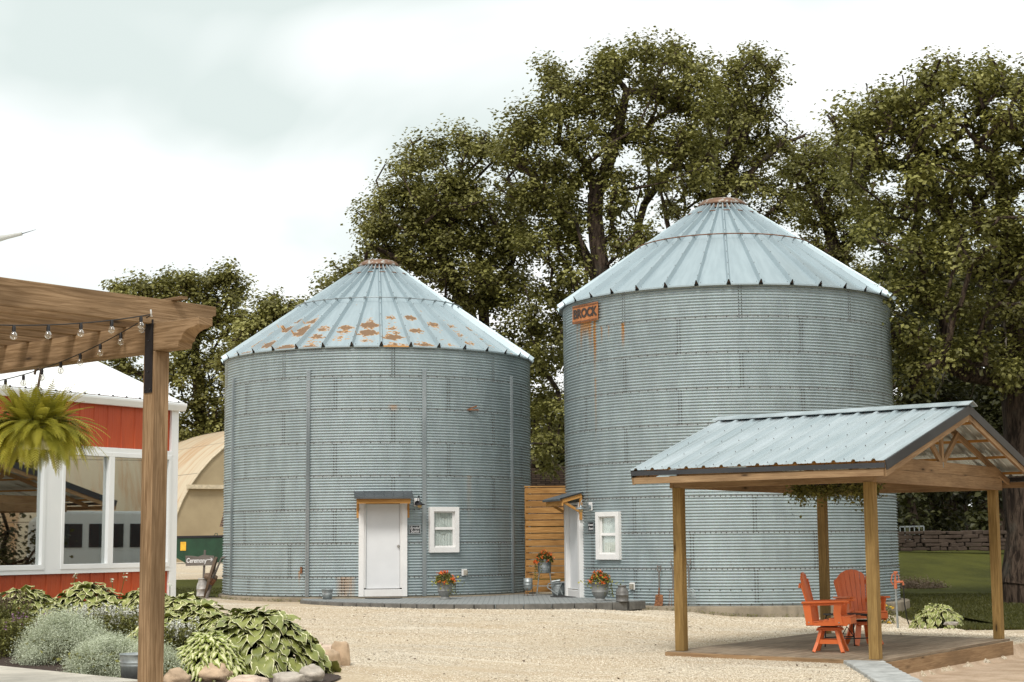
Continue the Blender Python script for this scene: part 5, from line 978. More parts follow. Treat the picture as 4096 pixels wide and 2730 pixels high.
# rocks
def rock(x, y, z, sx, sy, sz, mat, label, seed, flat=0, rz=0, name='boulder'):
    bm_n = 16; mb = MB(); c = Vector((x, y, z)); vs = []; rg = random.Random(seed); N1, N2 = 18, 28
    off = Vector((seed * 3.1, seed * 1.7, 0)); 
    for i in range(N1 + 1):
        th = math.pi * i / N1
        for j in range(N2):
            ph = 2 * math.pi * j / N2; d = Vector((math.sin(th) * math.cos(ph), math.sin(th) * math.sin(ph), math.cos(th))); nn = mnoise.noise(d * 1.1 + off) * .42 + mnoise.noise(d * 2.7 + off) * .2 + mnoise.noise(d * 7 + off) * .06
            if flat: d2 = Vector([math.copysign(abs(q_) ** .55, q_) for q_ in d]); d2 = d2 * (.86 + nn * .55)
            else: d2 = d * (1 + nn * .8)
            q_ = Vector((d2.x * sx, d2.y * sy, d2.z * sz)); q_ = Vector((q_.x * math.cos(rz) - q_.y * math.sin(rz), q_.x * math.sin(rz) + q_.y * math.cos(rz), q_.z)); vs.append(c + q_ + Vector((0, 0, sz * .55)))
    fs = [(i * N2 + j, (i + 1) * N2 + j, (i + 1) * N2 + (j + 1) % N2, i * N2 + (j + 1) % N2) for i in range(N1) for j in range(N2)]; mb.add(vs, fs, 0, None, True); o = mb.build(name, mat); return tag(o, label, 'rock', 'stones edging the flower bed')
def rk(xd, yd, wd_, hd, mat, label, seed, flat=0, rz=0, dep=1.0):
    r = ray(xd * 1.74076, yd * 1.74076); Y = (.03 - EYE) / (r.z / r.y); x = r.x / r.y * Y; sc_ = 3746 / Y; rock(x, Y + wd_ / sc_ * .4 * dep, .04, wd_ / sc_ / 2, wd_ / sc_ / 2 * dep, hd / sc_ / 1.5, mat, label, seed, flat, rz)
rk(490, 1570, 78, 40, 'rock_tan', 'round tan boulder in front of the lime hosta', 3)
rk(402, 1578, 60, 34, 'rock_tan', 'tan boulder at the foot of the pergola post, on its right', 5)
rk(306, 1570, 44, 28, 'rock_tan', 'small tan stone beside the tub, left of the pergola post', 8)
rk(565, 1590, 95, 30, 'rock_pink', 'long flat pale stone at the bottom edge below the round boulder', 11)
rk(660, 1580, 76, 30, 'rock_grey', 'jagged grey stone at the bottom below the big hosta', 14, 1, .3)
rk(712, 1570, 58, 36, 'rock_grey', 'speckled grey stone with green tinge in the pile right of the big hosta', 17, 0, .5)
rk(740, 1538, 76, 42, 'rock_tan', 'slanted tan slab in the stone pile', 20, 1, -.4)
rk(783, 1532, 48, 56, 'rock_tan', 'upright square tan block at the right end of the stone pile', 23, 1, .1, .7)
rk(716, 1504, 48, 26, 'rock_pink', 'flat pinkish stone at the back of the stone pile', 27, 1, .2)
rk(752, 1506, 40, 22, 'rock_pink', 'small pale flat stone between the pinkish stone and the upright block', 29, 1, .0)
rk(2190, 1438, 34, 7, 'rock_grey', 'low grey stone at the right foot of the hosta by the taller bin', 31, 1)

# milk can with ceremony sign, wagon wheels
mx_, my_ = -8.17, 43.1; mz = g1(mx_, my_)
r = ray(465 * 1.74076, 1371 * 1.74076); my_ = 43.0; mx_ = r.x / r.y * my_; mz = r.z / r.y * my_ + EYE
milk_can(mx_, my_, mz, .155, .47, 'weathered white milk can holding the wooden ceremony sign', 'can_white', .68)
t = thing('wooden_sign', 'grey wooden arrow sign lettered Ceremony standing in a milk can', 'sign', (mx_, my_, mz + .4)); mb = MB(); mb.beam((mx_ + .02, my_, mz + .3), (mx_ + .05, my_, mz + 1.20), .055, .03, up=(0, 1, 0)); mb.build('post', 'grey_wood', t)
sz_ = 1.0; mb = MB(); pl_ = [(-.36, -.14), (.37, -.13), (.38, .12), (.24, .13), (.10, .15), (-.04, .10), (-.18, .12), (-.37, .13)]
mb.poly3([(mx_ - .08 + a, my_ - .05, mz + sz_ * .93 + b_) for a, b_ in pl_], (0, .025, 0)); bo = mb.build('board', 'grey_wood', t)
text_mesh('Ceremony', .17, .002, frameM(Vector((mx_ - .16, my_ - .056, mz + .925)), Vector((1, 0, 0)), Vector((0, 0, 1)), Vector((0, -1, 0))), .12, bold=.003, xs=.72).build('lettering', 'chalk', bo)
mb = MB(); A_ = Vector((mx_ + .12, my_ - .056, mz + .95)); mb.beam(A_, A_ + Vector((.15, 0, .0)), .006, .016); mb.beam(A_ + Vector((.15, 0, 0)), A_ + Vector((.09, 0, .045)), .006, .014); mb.beam(A_ + Vector((.15, 0, 0)), A_ + Vector((.09, 0, -.045)), .006, .014); mb.build('arrow', 'chalk', bo)
def wheel(cx_, cy_, zb, R__, yaw, lean, label):
    ax_d = Vector((math.cos(yaw), math.sin(yaw), 0)); hv = Vector((-math.sin(yaw), math.cos(yaw), 0)); up_ = (Vector((0, 0, 1)) * math.cos(lean) + ax_d * math.sin(lean)); ax2 = hv.cross(up_).normalized(); c = Vector((cx_, cy_, zb)) + up_ * R__
    t = thing('wooden_cartwheel', label, 'wheel', (cx_, cy_, zb), 'old wagon wheels leaning on the shorter bin'); mb = MB(); n = 36; vs = []
    for k_ in range(n):
        a = 2 * math.pi * k_ / n; rd_ = hv * math.cos(a) + up_ * math.sin(a)
        for rr_, ww in ((R__, -.032), (R__, .032), (R__ - .07, .028), (R__ - .07, -.028)): vs.append(c + rd_ * rr_ + ax2 * ww)
    fs = [(k_ * 4 + j, k_ * 4 + (j + 1) % 4, ((k_ + 1) % n) * 4 + (j + 1) % 4, ((k_ + 1) % n) * 4 + j) for k_ in range(n) for j in range(4)]; mb.add(vs, fs); mb.build('rim', 'old_wood', t)
    mb = MB(); mb.tube([c - ax2 * .17, c - ax2 * .15, c - ax2 * .06, c + ax2 * .06, c + ax2 * .15, c + ax2 * .17], [.06, .075, .10, .10, .075, .06], 14); mb.build('hub', 'old_wood', t)
    for k_ in range(12): a = 2 * math.pi * k_ / 12; rd_ = hv * math.cos(a) + up_ * math.sin(a); mb = MB(); mb.tube([c + rd_ * .09, c + rd_ * (R__ - .06)], [.026, .02], 6); mb.build('spoke', 'old_wood', t)
wheel(-7.98, 42.6, mz - .02, .54, .12, .26, 'large wooden wagon wheel leaning edge-on against the left side of the shorter bin')
t = thing('wagon_pole', 'old wooden wagon pole leaning against the left side of the shorter bin', 'pole', (-7.85, 42.3, mz)); mb = MB(); mb.tube([(-7.86, 42.2, mz - .02), (-7.72, 42.3, mz + .5), (-7.52, 42.35, mz + 1.0)], [.045, .035, .02], 7); mb.tube([(-7.52, 42.35, mz + 1.0), (-7.42, 42.35, mz + 1.02)], .025, 6); mb.build('shaft', 'grey_wood', t); mb = MB(); mb.tube([(-7.78, 42.25, mz + .32), (-7.70, 42.28, mz + .45)], .07, 8); mb.build('pole_hub', 'rust_steel', t)

# dumpster
dp = thing('dumpster', 'dark green steel dumpster with yellow sticker in front of the arched barn', 'dumpster', (-15.4, 80.6, .62)); X0, X1 = -17.4, -13.2; mb = MB()
prof = [(X0, 1.86), (X0 + .05, 1.45), (X0 + 1.55, .66), (X1 - .1, .66), (X1, 1.86)]; mb.poly3([(a, 79.6, z) for a, z in prof], (0, 1.8, 0)); mb.build('bin_body', 'green_steel', dp, bev=.02)
mb = MB(); mb.beam((X0 - .05, 80.5, 1.88), (X1 + .05, 80.5, 1.93), 1.9, .10); mb.build('lid', 'near_black_steel', dp); mb = MB(); mb.box((-16.0, 79.58, 1.45), (.27, .01, .42)); mb.build('sticker', 'yellow_sticker', dp)
mb = MB(); mb.beam((X0 + .1, 79.57, 1.5), (X0 + 1.6, 79.57, .66), .05, .10); mb.box((-15.9, 79.9, .76), (.12, .12, .3)); mb.tube([(-14.55, 79.9, 1.94), (-14.52, 79.9, 2.06), (-14.42, 79.9, 2.06), (-14.4, 79.9, 1.94)], .02, 5); mb.build('side_rib', 'green_steel', dp)
# arched barn
C0 = Vector((-11.57, 91.7, 0)); gd = Vector((.87, .5, 0)).normalized(); bk_ = Vector((-.5, .87, 0)).normalized(); RQ = 8.0; zq = .5
def QP(a, d, r=RQ): return C0 + gd * (-r * math.cos(a)) + bk_ * d + Vector((0, 0, zq + r * math.sin(a)))
qb = thing('arched_barn', 'cream arched metal barn with rust streaks behind the dumpster', 'building', tuple(C0)); n = 28; mb = MB(); vs = []; us = []
for i in range(n + 1):
    for d in (-.04, 26): a = math.pi * i / n; vs.append(QP(a, d)); us.append((d, a * RQ))
mb.add(vs, [(2 * i, 2 * i + 1, 2 * i + 3, 2 * i + 2) for i in range(n)], 0, [[us[2 * i], us[2 * i + 1], us[2 * i + 3], us[2 * i + 2]] for i in range(n)], True); mb.build('roof', 'quonset_roof', qb)
mb = MB()
for d in (0, 25.7): vs = [QP(math.pi * i / n, d, RQ - .06) for i in range(n + 1)]; mb.add(vs, [list(range(n + 1))])
mb.build('wall', 'quonset_wall', qb); mb = MB(); mb.beam(C0 + gd * -7.0 + bk_ * -.15 + Vector((0, 0, zq + 4.12)), C0 + gd * 7.0 + bk_ * -.15 + Vector((0, 0, zq + 4.12)), .25, .22); mb.build('door_track', 'cream_trim', qb)
mb = MB(); mb.beam(C0 + gd * -2.2 + bk_ * -.1 + Vector((0, 0, zq + 2)), C0 + gd * 2.2 + bk_ * -.1 + Vector((0, 0, zq + 2)), .06, 4.0); mb.build('door', 'door_edge_brown', qb)
mb = MB(); mb.tube([QP(math.pi * i / n, -.06, RQ - .03) for i in range(n + 1)], .06, 5); mb.build('arch_trim', 'cream_trim', qb)
# hip roofed house behind the gap
hs = thing('house', 'house with brown shingled hip roof behind the gap between the bins', 'house', (-2, 62, .3)); zr = at(2168, 1818, 60).z; xr = at(2168, 1818, 60).x; ze = zr - 2.6; x1 = xr + 3.9; x0 = -10; y0, y1 = 55.8, 64.2; ym = 60
mb = MB(); F4 = lambda ps: mb.add(ps, [tuple(range(len(ps)))], 0, [[(p[0] if abs(ps[0][1] - ps[1][1]) < .1 else p[1], (p[2]) * 1.9) for p in ps]])
F4([(x0, y0, ze), (x1, y0, ze), (xr, ym, zr), (x0, ym, zr)]); F4([(x1, y0, ze), (x1, y1, ze), (xr, ym, zr)]); F4([(x1, y1, ze), (x0, y1, ze), (x0, ym, zr), (xr, ym, zr)]); mb.build('roof', 'brown_shingle', hs)
mb = MB(); mb.box(((x0 + x1) / 2, ym, (ze + .2) / 2), (x1 - x0 - .8, 7.4, ze - .2)); mb.build('wall', 'tan_siding', hs)
# grey mast arm at the upper left
t = thing('mast', 'grey tapered mast arm with thin whip tip at the upper left', 'mast', (-11.6, 30, .3)); mb = MB(); p1 = at(88, 936, 30); p0 = at(0, 955, 30); dd_ = (p0 - p1).normalized(); far = p1 + dd_ * 3.2
mb.tube([p1, p1 + dd_ * .3, p0, far], [.030, .042, .055, .14], 12); mb.build('arm', 'turbine_grey', t); mb = MB(); mb.tube([p1, at(144, 919, 30)], [.009, .003], 5); mb.build('whip', 'wire', t); mb = MB(); mb.tube([(far.x, 30, .0), tuple(far + Vector((0, 0, .2)))], [.16, .10], 14); mb.build('pole', 'turbine_grey', t)
# dry stone wall, pipe rail
sw = thing('stone_wall', 'long dark field-stone retaining wall at the back of the lawn under the trees', 'wall', (24, 72, .8)); mb = MB(); rg = random.Random(4)
y = 71.5; zt = at(3900, 2128, 71.5).z; zb_ = at(3900, 2185, 71.5).z
for row in range(5):
    x = 16.2 - .3; h = (zt - zb_ + .25) / 5; z = zb_ - .2 + h * row
    while x < 27.5: w = rg.uniform(.25, .8); mb.beam((x, y + rg.uniform(-.06, .06), z + h / 2), (x + w - .02, y + rg.uniform(-.06, .06), z + h / 2 + rg.uniform(-.03, .03)), .7, h - .02 + rg.uniform(-.03, .04), mi=1 if (x > 23 and rg.random() < .6) else 0); x += w
mb.build('stones', ['wall_stone', 'wall_stone_pale'], sw, bev=.03)
t = thing('pipe_fence', 'low pale metal rail behind the stone wall', 'fence', (18, 74, .9)); mb = MB(); a = at(3600, 2108, 74); c = at(3695, 2106, 74); mb.beam(a, c, .04, .06); mb.beam(a - Vector((0, 0, .5)), c - Vector((0, 0, .5)), .03, .04)
for i in range(6): p = a.lerp(c, i / 5); mb.beam(p, p - Vector((0, 0, .6)), .04, .04)
mb.build('rails', 'galvanised_pail', t)
mound(at(3655, 2240, 52).x, 52, g1(13, 52), 1.0, 1.4, .12, 3000, .08, 'brown_leaf', 'leaf_pile', 'pile of brown leaves and brush on the lawn right of the taller bin', 'brush pile', None, 'brown_leaf')

# reflected surroundings to the right, out of frame
vn = thing('white_minibus', 'white passenger minibus with dark windows parked right of the yard', 'van', (18.2, 32.2, -.1)); mb = MB(); vp = [(29.6, .35), (34.7, .35), (34.9, .9), (34.8, 2.3), (34.3, 2.6), (29.9, 2.6), (29.5, 2.3), (29.45, .9)]; mb.poly3([(17.3, a, z) for a, z in vp][::-1], (1.9, 0, 0)); mb.build('body', 'van_white', vn, bev=.08)
mb = MB()
for y0 in (29.75, 31.0, 32.25, 33.5): mb.box((17.28, y0 + .55, 1.85), (.02, 1.05, .72))
mb.build('side_window', 'black', vn, bev=.0); mb = MB(); mb.box((17.28, 32.2, .82), (.02, 5.0, .05)); mb.build('stripe', 'black', vn)
for y0 in (30.6, 33.7): mb = MB(); mb.tube([(17.3, y0, .27), (17.55, y0, .27)], .36, 20); wh = mb.build('wheel', 'rubber', vn); mb = MB(); mb.tube([(17.27, y0, .27), (17.3, y0, .27)], .2, 16); mb.build('rim', 'galvanised_pail', wh)
t = thing('cream_shed', 'big cream metal shed with rust streaks behind the minibus', 'building', (27, 38, -.1)); mb = MB(); vs = []; us = []
for i in range(15):
    for y_ in (28.5, 50): a = math.pi * i / 14; vs.append(Vector((31 - 7 * math.cos(a), y_, -.2 + 7.5 * math.sin(a)))); us.append((y_, a * 7.5))
mb.add(vs, [(2 * i, 2 * i + 1, 2 * i + 3, 2 * i + 2) for i in range(14)], 0, [[us[2 * i], us[2 * i + 1], us[2 * i + 3], us[2 * i + 2]] for i in range(14)], True); mb.build('roof', 'quonset_roof', t); mb = MB(); mb.add([vs[2 * i] for i in range(15)], [list(range(15))]); mb.add([vs[2 * i + 1] for i in range(15)], [list(range(15))]); mb.build('end_wall', 'quonset_wall', t)

# ------------------------------------------------------------------ trees
def tree(label, trunk_px, tY, base_px, blobs, Y, leaf='oak_leaf', ls=.17, copies=3, dens=1.0, natt=260, tr=.55, depth=.8, name='oak_tree', bark='oak_bark', bare=(), group='oaks behind the bins', fork=None, off_deep=0):
    """blobs: (x, y, radius) of leaf masses in displayed pixels; each becomes several masses spread in depth"""
    rg = np.random.default_rng(abs(hash(label)) % 9999 if 0 else len(label) * 77 + int(Y * 10)); base = atD(*base_px, tY); base.z = g1(base.x, base.y) - .1
    root = thing(name, label, 'tree', tuple(base), group); tufts = []; ext = (max(b[0] for b in blobs) - min(b[0] for b in blobs)) / 3746 * Y
    blobs = [(a_, b_ + 7 if c_ < 100 else b_, c_) for a_, b_, c_ in blobs]
    for (bx_, by_, br) in blobs:
        rm = br / 3746 * Y
        for k_ in range(copies):
            dy = (k_ - (copies - 1) / 2) * depth * max(rm, 1.2) * 1.15 + rg.normal(0, .3) + off_deep; Yk = Y + dy; c = np.array(atD(bx_ + rg.normal(0, br * .10), by_ + rg.normal(0, br * .10), Yk)); r = rm * rg.uniform(.70, .90) * (1 if k_ == (copies - 1) // 2 else .9)
            n = max(3, int(dens * 21 * r ** 1.75 + 3)); q = rg.normal(size=(n, 3)); q /= np.linalg.norm(q, axis=1)[:, None]; rad = r * rg.uniform(.25, 1.0, n) ** .55; ncl = max(2, int(n / 7)); cc_ = c + q[:ncl] * rad[:ncl, None] * np.array([1, 1, .92]); ci = rg.integers(0, ncl, n); cr_ = min(.62, r * .5)
            o_ = rg.normal(0, 1, (n, 3)) * cr_ * np.array([.62, .62, .42]); tn = rg.normal(0, .13, ncl)[ci] + rg.normal(.0, .07); tufts.append(np.hstack([cc_[ci] + o_, tn[:, None], cc_[ci] - np.array([0, 0, cr_ * .6])]))
    T = np.vstack(tufts); tone0 = T[:, 3]; CC_ = T[:, 4:7]; T = T[:, :3]; 
    # ragged sprigs standing out of the outline
    sp = []
    for (bx_, by_, br) in blobs:
        for q_ in range(3 if br < 30 else 5):
            a_ = rg.uniform(-.35, math.pi + .35); d_ = br * rg.uniform(.80, 1.12); c = np.array(atD(bx_ + d_ * math.cos(a_), by_ - d_ * math.sin(a_), Y + off_deep + rg.normal(0, .5))); sp += [c, c + np.array([math.cos(a_) * .2, rg.normal(0, .1), .28]) * rg.uniform(.5, 1.2)]
    T = np.vstack([T, np.array(sp)]); CC_ = np.vstack([CC_, np.array(sp) - np.array([0, 0, .4])]); tone0 = np.concatenate([tone0, np.full(len(sp), .06)])
    # skeleton: grow from trunk polyline towards thinned tuft centres
    nodes = [np.array(base)]; par = [-1]
    def addnode(p, pa): nodes.append(np.array(p, float)); par.append(pa); return len(nodes) - 1
    last = 0; tips = []
    for line in trunk_px:                      # list of polylines, each ((x,y[,dY])...) in displayed px
        first = True
        for pt_ in line:
            p = np.array(atD(pt_[0], pt_[1], tY + (pt_[2] if len(pt_) > 2 else 0)))
            if first:
                N = np.array(nodes); last = int(np.argmin(((N - p) ** 2).sum(1))); first = False
                if np.linalg.norm(N[last] - p) < .3: continue
            st = nodes[last]; m = max(1, int(np.linalg.norm(p - st) / .8))
            for i in range(1, m + 1): q = st + (p - st) * i / m + rg.normal(0, .09, 3) * (i < m); last = addnode(q, last)
    att = T[rg.permutation(len(T))[:natt]]; org = np.array(nodes[-1]) if len(nodes) > 1 else np.array(base) + [0, 0, 5]; N0 = np.array(nodes); dmin = np.array([np.sqrt(((N0 - a) ** 2).sum(1)).min() for a in att]); ntr = len(nodes)
    for i in np.argsort(dmin):
        a = att[i]; N = np.array(nodes); d = np.sqrt(((N - a) ** 2).sum(1)); rise = np.clip(N[:, 2] - a[2] + .4, 0, None); j = int(np.argmin(d + rise * .7 + (np.arange(len(N)) < 2) * 3)); j = int(np.argmin(d)) if d[j] > 4 else j
        L_ = d[j]; m = max(1, int(L_ / .75)); st = nodes[j]; pj_ = nodes[par[j]] if par[j] >= 0 else st - [0, 0, 1]; t0 = (st - pj_); t0 /= np.linalg.norm(t0) + 1e-6; last = j; bend = rg.normal(0, .16 * L_, 3)
        for k_ in range(1, m + 1): f = k_ / m; q = st + (a - st) * f + (t0 * .22 * L_ + bend) * math.sin(math.pi * f) * .8 + rg.normal(0, .05 + .03 * L_, 3) * (k_ < m); last = addnode(q, last)
    nbare = len(nodes)
    for (x0_, y0_, dx_, dy_) in bare:          # bare twigs reaching into the sky
        a = np.array(atD(x0_, y0_, tY)); N = np.array(nodes); j = int(np.argmin(((N - a) ** 2).sum(1))); last = addnode(a, j)
        for q_ in range(3):
            l2 = last
            for s_ in range(1, 6): l2 = addnode(np.array(atD(x0_ + dx_ * s_ / 5 + (q_ - 1) * s_ * 2.2 + rg.normal(0, 1.5), y0_ + dy_ * s_ / 5 * (1 - .2 * q_) + rg.normal(0, 1), tY + q_ * .2)), l2)
    n = len(nodes); N = np.array(nodes); par_ = np.array(par); w = np.zeros(n); hasch = np.zeros(n, bool); hasch[par_[1:]] = True; w[~hasch] = 1
    for i in range(n - 1, 0, -1): w[par_[i]] += w[i]
    rr_ = np.maximum(tr * (w / w.max()) ** .52, .014); rr_[:ntr] = np.maximum(rr_[:ntr], tr * .13); rr_[nbare:] = .018; rr_[0] *= 1.35; rr_[1] *= 1.12
    for i in range(1, n): rr_[i] = min(rr_[i], rr_[par_[i]])
    sides = 7; ang = np.arange(sides) / sides * 2 * np.pi; V = []; Fc = []; d = N - N[np.maximum(par_, 0)]; d[0] = [0, 0, 1]; d /= np.linalg.norm(d, axis=1)[:, None] + 1e-9; rf = np.array([.31, .62, .11]); s1_ = np.cross(d, rf); s1_ /= np.linalg.norm(s1_, axis=1)[:, None] + 1e-9; s2_ = np.cross(d, s1_)
    ring = lambda c, r, i: c + r * (np.cos(ang)[:, None] * s1_[i] + np.sin(ang)[:, None] * s2_[i])
    Vn = []; 
    for i in range(1, n): Vn.append(ring(N[par_[i]] - d[i] * rr_[i] * .5, min(rr_[par_[i]], rr_[i] * 1.25 + .01), i)); Vn.append(ring(N[i], rr_[i], i))
    Vn = np.vstack(Vn); m = n - 1; b0 = (np.arange(m) * 2 * sides)[:, None]; kk = np.arange(sides)[None]; k2 = (kk + 1) % sides; Fc = np.stack([b0 + kk, b0 + k2, b0 + sides + k2, b0 + sides + kk], -1).reshape(-1, 4); npmesh('trunk', Vn, Fc, np.zeros((len(Fc) * 4, 2)), bark, root, True)
    # leaves
    ls = ls * .86; nl = 30; C = np.repeat(T, nl, 0) + rg.normal(0, .19 * max(1, ls / .15), (len(T) * nl, 3)) * np.array([1.1, 1.1, .75]); tone = np.clip(np.repeat(tone0 + rg.normal(.40, .08, len(T)), nl) + rg.normal(0, .13, len(C)), 0, 1)
    ov = C - np.repeat(CC_, nl, 0); ov /= np.linalg.norm(ov, axis=1)[:, None] + 1e-6; npmesh('crown', *leaves(C, ls, .72, up=.15, jit=.5, rnd=tone, out=ov * .9 + np.array([0, 0, .35]), mixn=.55), leaf, root); return root
# A: left oak
tree('broad dark oak crown rising behind and right of the shorter bin', [((1150, 1290), (1140, 1050), (1125, 860), (1110, 700), (1100, 560, 0)), ((1125, 860), (1040, 640, -1), (960, 520, -2)), ((1110, 700), (1180, 600), (1200, 480, 1)), ((1125, 860), (1210, 800), (1260, 760))], 58, (1150, 1290),
 [(1060, 460, 60), (1010, 480, 60), (930, 540, 50), (1060, 560, 60), (1140, 560, 60), (1120, 650, 50), (970, 440, 44), (1150, 860, 50), (1180, 940, 50), (850, 520, 36), (880, 470, 36), (845, 560, 26), (915, 435, 40), (900, 520, 52), (945, 380, 42), (985, 345, 40), (1040, 330, 38), (1085, 325, 30), (1000, 420, 68), (1080, 400, 70), (1130, 345, 42), (960, 500, 64), (900, 590, 44), (950, 585, 50), (1030, 520, 72), (1110, 500, 76), (1020, 610, 66), (1090, 610, 76), (1160, 430, 60), (1180, 540, 70), (1070, 690, 50), (1130, 700, 62), (1190, 640, 66), (1160, 780, 60), (1200, 860, 50), (1240, 780, 56), (1250, 900, 44), (1255, 990, 40), (800, 625, 20), (762, 645, 14), (748, 665, 12), (830, 605, 20), (1260, 1060, 22)], 57, ls=.145, dens=1.4, natt=520, tr=.42)
# B: centre oak with dark forked trunk
tree('tallest oak with dark forked trunk standing behind the gap between the bins', [((1395, 1290), (1392, 900), (1388, 680), (1372, 560), (1368, 450), (1350, 380), (1300, 330)), ((1368, 450), (1395, 380), (1420, 300), (1440, 210)), ((1388, 680), (1330, 560, 1), (1270, 480, 1), (1220, 400)), ((1392, 900), (1480, 470, 2), (1540, 390, 2), (1640, 370, 2)), ((1480, 470, 2), (1490, 380, 3), (1500, 280, 3))], 54, (1395, 1290),
 [(1265, 160, 22), (1268, 190, 18), (1262, 245, 22), (1290, 200, 16), (1200, 280, 34), (1170, 320, 34), (1235, 300, 44), (1290, 260, 46), (1330, 230, 40), (1360, 190, 40), (1395, 140, 28), (1420, 150, 40), (1475, 125, 32), (1530, 120, 34), (1580, 130, 36), (1610, 165, 28), (1400, 220, 58), (1470, 200, 64), (1540, 195, 62), (1590, 210, 48), (1330, 320, 56), (1400, 310, 60), (1260, 370, 54), (1205, 370, 50), (1470, 290, 52), (1560, 290, 50), (1300, 420, 34), (1240, 450, 48), (1270, 540, 46), (1420, 400, 30), (1330, 500, 22), (1310, 600, 50), (1270, 660, 62), (1340, 690, 40), (1220, 720, 48), (1290, 750, 56), (1420, 560, 38), (1450, 620, 46), (1255, 830, 44), (1480, 540, 36), (1400, 480, 20), (1600, 255, 46), (1615, 315, 44), (1555, 335, 44), (1500, 350, 36), (1440, 440, 34), (1525, 410, 26), (1610, 400, 36), (1300, 480, 40), (1220, 560, 50), (1200, 450, 50), (1330, 410, 40), (1270, 930, 50), (1260, 1020, 30), (1350, 760, 60)], 54, 'oak_leaf', ls=.145, dens=1.4, natt=560, tr=.46)
# C: sparse right oak, bare limbs
tree('sparse oak with pale bare limbs behind the taller bin, reaching right into the sky', [((1560, 1290), (1560, 700), (1590, 560), (1660, 430), (1700, 350), (1735, 250)), ((1590, 560), (1680, 470, -1), (1740, 380, -1), (1800, 330, -1), (1850, 312, -1)), ((1560, 700), (1530, 500, 1), (1510, 380, 1), (1500, 300, 1)), ((1560, 700), (1575, 480, 2), (1560, 380, 2), (1590, 300, 2)), ((1660, 430), (1640, 340), (1620, 260))], 60, (1560, 1290),
 [(1670, 260, 40), (1660, 410, 34), (1720, 330, 36), (1735, 135, 24), (1690, 150, 26), (1765, 150, 20), (1660, 180, 26), (1710, 190, 42), (1755, 200, 32), (1700, 240, 46), (1745, 260, 40), (1650, 230, 34), (1690, 300, 44), (1765, 330, 28), (1800, 320, 22), (1740, 345, 36), (1650, 340, 40), (1600, 350, 38), (1700, 420, 46), (1760, 430, 44), (1640, 440, 34), (1800, 480, 40), (1580, 420, 30), (1740, 500, 40), (1540, 470, 26), (1510, 420, 22), (1600, 510, 30), (1480, 590, 34)], 60, 'oak_leaf', ls=.15, dens=1.15, natt=520, tr=.4, bare=((1835, 315, 20, -14), (1790, 350, 40, -20)))
# D: between C and E
tree('mid-height oak filling the gap right of the taller bin roof', [((1960, 1250), (1955, 800), (1930, 600), (1900, 500), (1860, 430)), ((1930, 600), (1990, 480), (2010, 420))], 64, (1960, 1250),
 [(1815, 385, 30), (1840, 350, 22), (1870, 340, 26), (1945, 370, 30), (1850, 395, 36), (1895, 375, 36), (1830, 440, 36), (1880, 440, 44), (1930, 410, 36), (1920, 480, 46), (1850, 500, 40), (1960, 460, 40), (1990, 530, 50), (1930, 560, 50), (1880, 560, 34), (1990, 620, 52), (2030, 500, 40), (1915, 345, 22)], 64, 'oak_leaf', ls=.15, dens=1.2, natt=220, tr=.35, bare=((1925, 330, -6, -22),))
# E: near right oak
tree('nearest huge oak with thick furrowed trunk at the right edge of the lawn', [((2352, 1388), (2350, 1150), (2345, 900), (2335, 740), (2330, 560), (2300, 380)), ((2335, 740), (2240, 620, 1), (2170, 500, 1), (2130, 380, 1)), ((2345, 900), (2220, 860, -1), (2120, 800, -1), (2060, 790, -1)), ((2345, 900), (2440, 700), (2480, 500)), ((2335, 740), (2220, 700, 2), (2100, 640, 2))], 41.5, (2352, 1388),
 [(1945, 290, 26), (1985, 265, 24), (1970, 330, 44), (2010, 240, 22), (2040, 270, 40), (2085, 240, 34), (2060, 230, 20), (2135, 200, 34), (2150, 165, 20), (2180, 180, 30), (2250, 165, 26), (2255, 200, 40), (2310, 180, 40), (2350, 190, 46), (2110, 280, 56), (2190, 260, 66), (2280, 270, 76), (2350, 290, 70), (2030, 360, 60), (2110, 370, 70), (2200, 370, 80), (2300, 390, 80), (2370, 400, 70), (1960, 400, 44), (2050, 460, 60), (2140, 470, 76), (2230, 480, 80), (2320, 500, 80), (2000, 520, 40), (2080, 560, 64), (2170, 570, 72), (2260, 590, 76), (2350, 610, 70), (2060, 640, 50), (2130, 670, 64), (2210, 690, 64), (2300, 700, 60), (2100, 760, 56), (2180, 790, 56), (2110, 850, 46), (2250, 800, 50), (2330, 820, 40), (2320, 870, 40), (2450, 300, 90), (2480, 450, 100), (2460, 600, 90), (2470, 750, 70)], 40.5, 'oak_leaf_light', ls=.13, dens=1.45, natt=640, tr=.50, group='oaks right of the bins', bare=((1995, 235, 8, -44), (2080, 215, 6, -42), (1930, 280, -22, -26), (2140, 190, 5, -20)))
# F-G: left trees behind the barn
tree('oak with a thick leaning trunk behind the cream barn, left of the shorter bin', [((470, 1290), (466, 1000), (455, 880), (450, 780), (470, 690)), ((455, 880), (400, 790), (360, 740)), ((466, 1000), (520, 960, 1), (580, 900, 1)), ((450, 780), (520, 700), (550, 650))], 104, (470, 1290),
 [(325, 655, 26), (300, 680, 18), (350, 680, 34), (390, 650, 24), (420, 645, 26), (440, 670, 34), (480, 640, 22), (515, 635, 28), (545, 670, 32), (500, 690, 36), (400, 700, 40), (450, 740, 46), (520, 740, 44), (360, 760, 40), (420, 810, 50), (500, 820, 50), (550, 790, 40), (350, 850, 50), (430, 890, 50), (500, 920, 46), (540, 880, 40), (380, 950, 50), (480, 980, 40), (250, 850, 50), (300, 900, 56), (220, 900, 46), (200, 850, 34), (260, 790, 40), (590, 850, 40), (410, 980, 46), (270, 660, 14)], 103, 'oak_leaf', ls=.26, dens=.62, natt=400, tr=.5, copies=3, depth=.6, group='oaks left of the shorter bin', bare=((520, 625, 8, -18), (560, 690, 14, -16)))
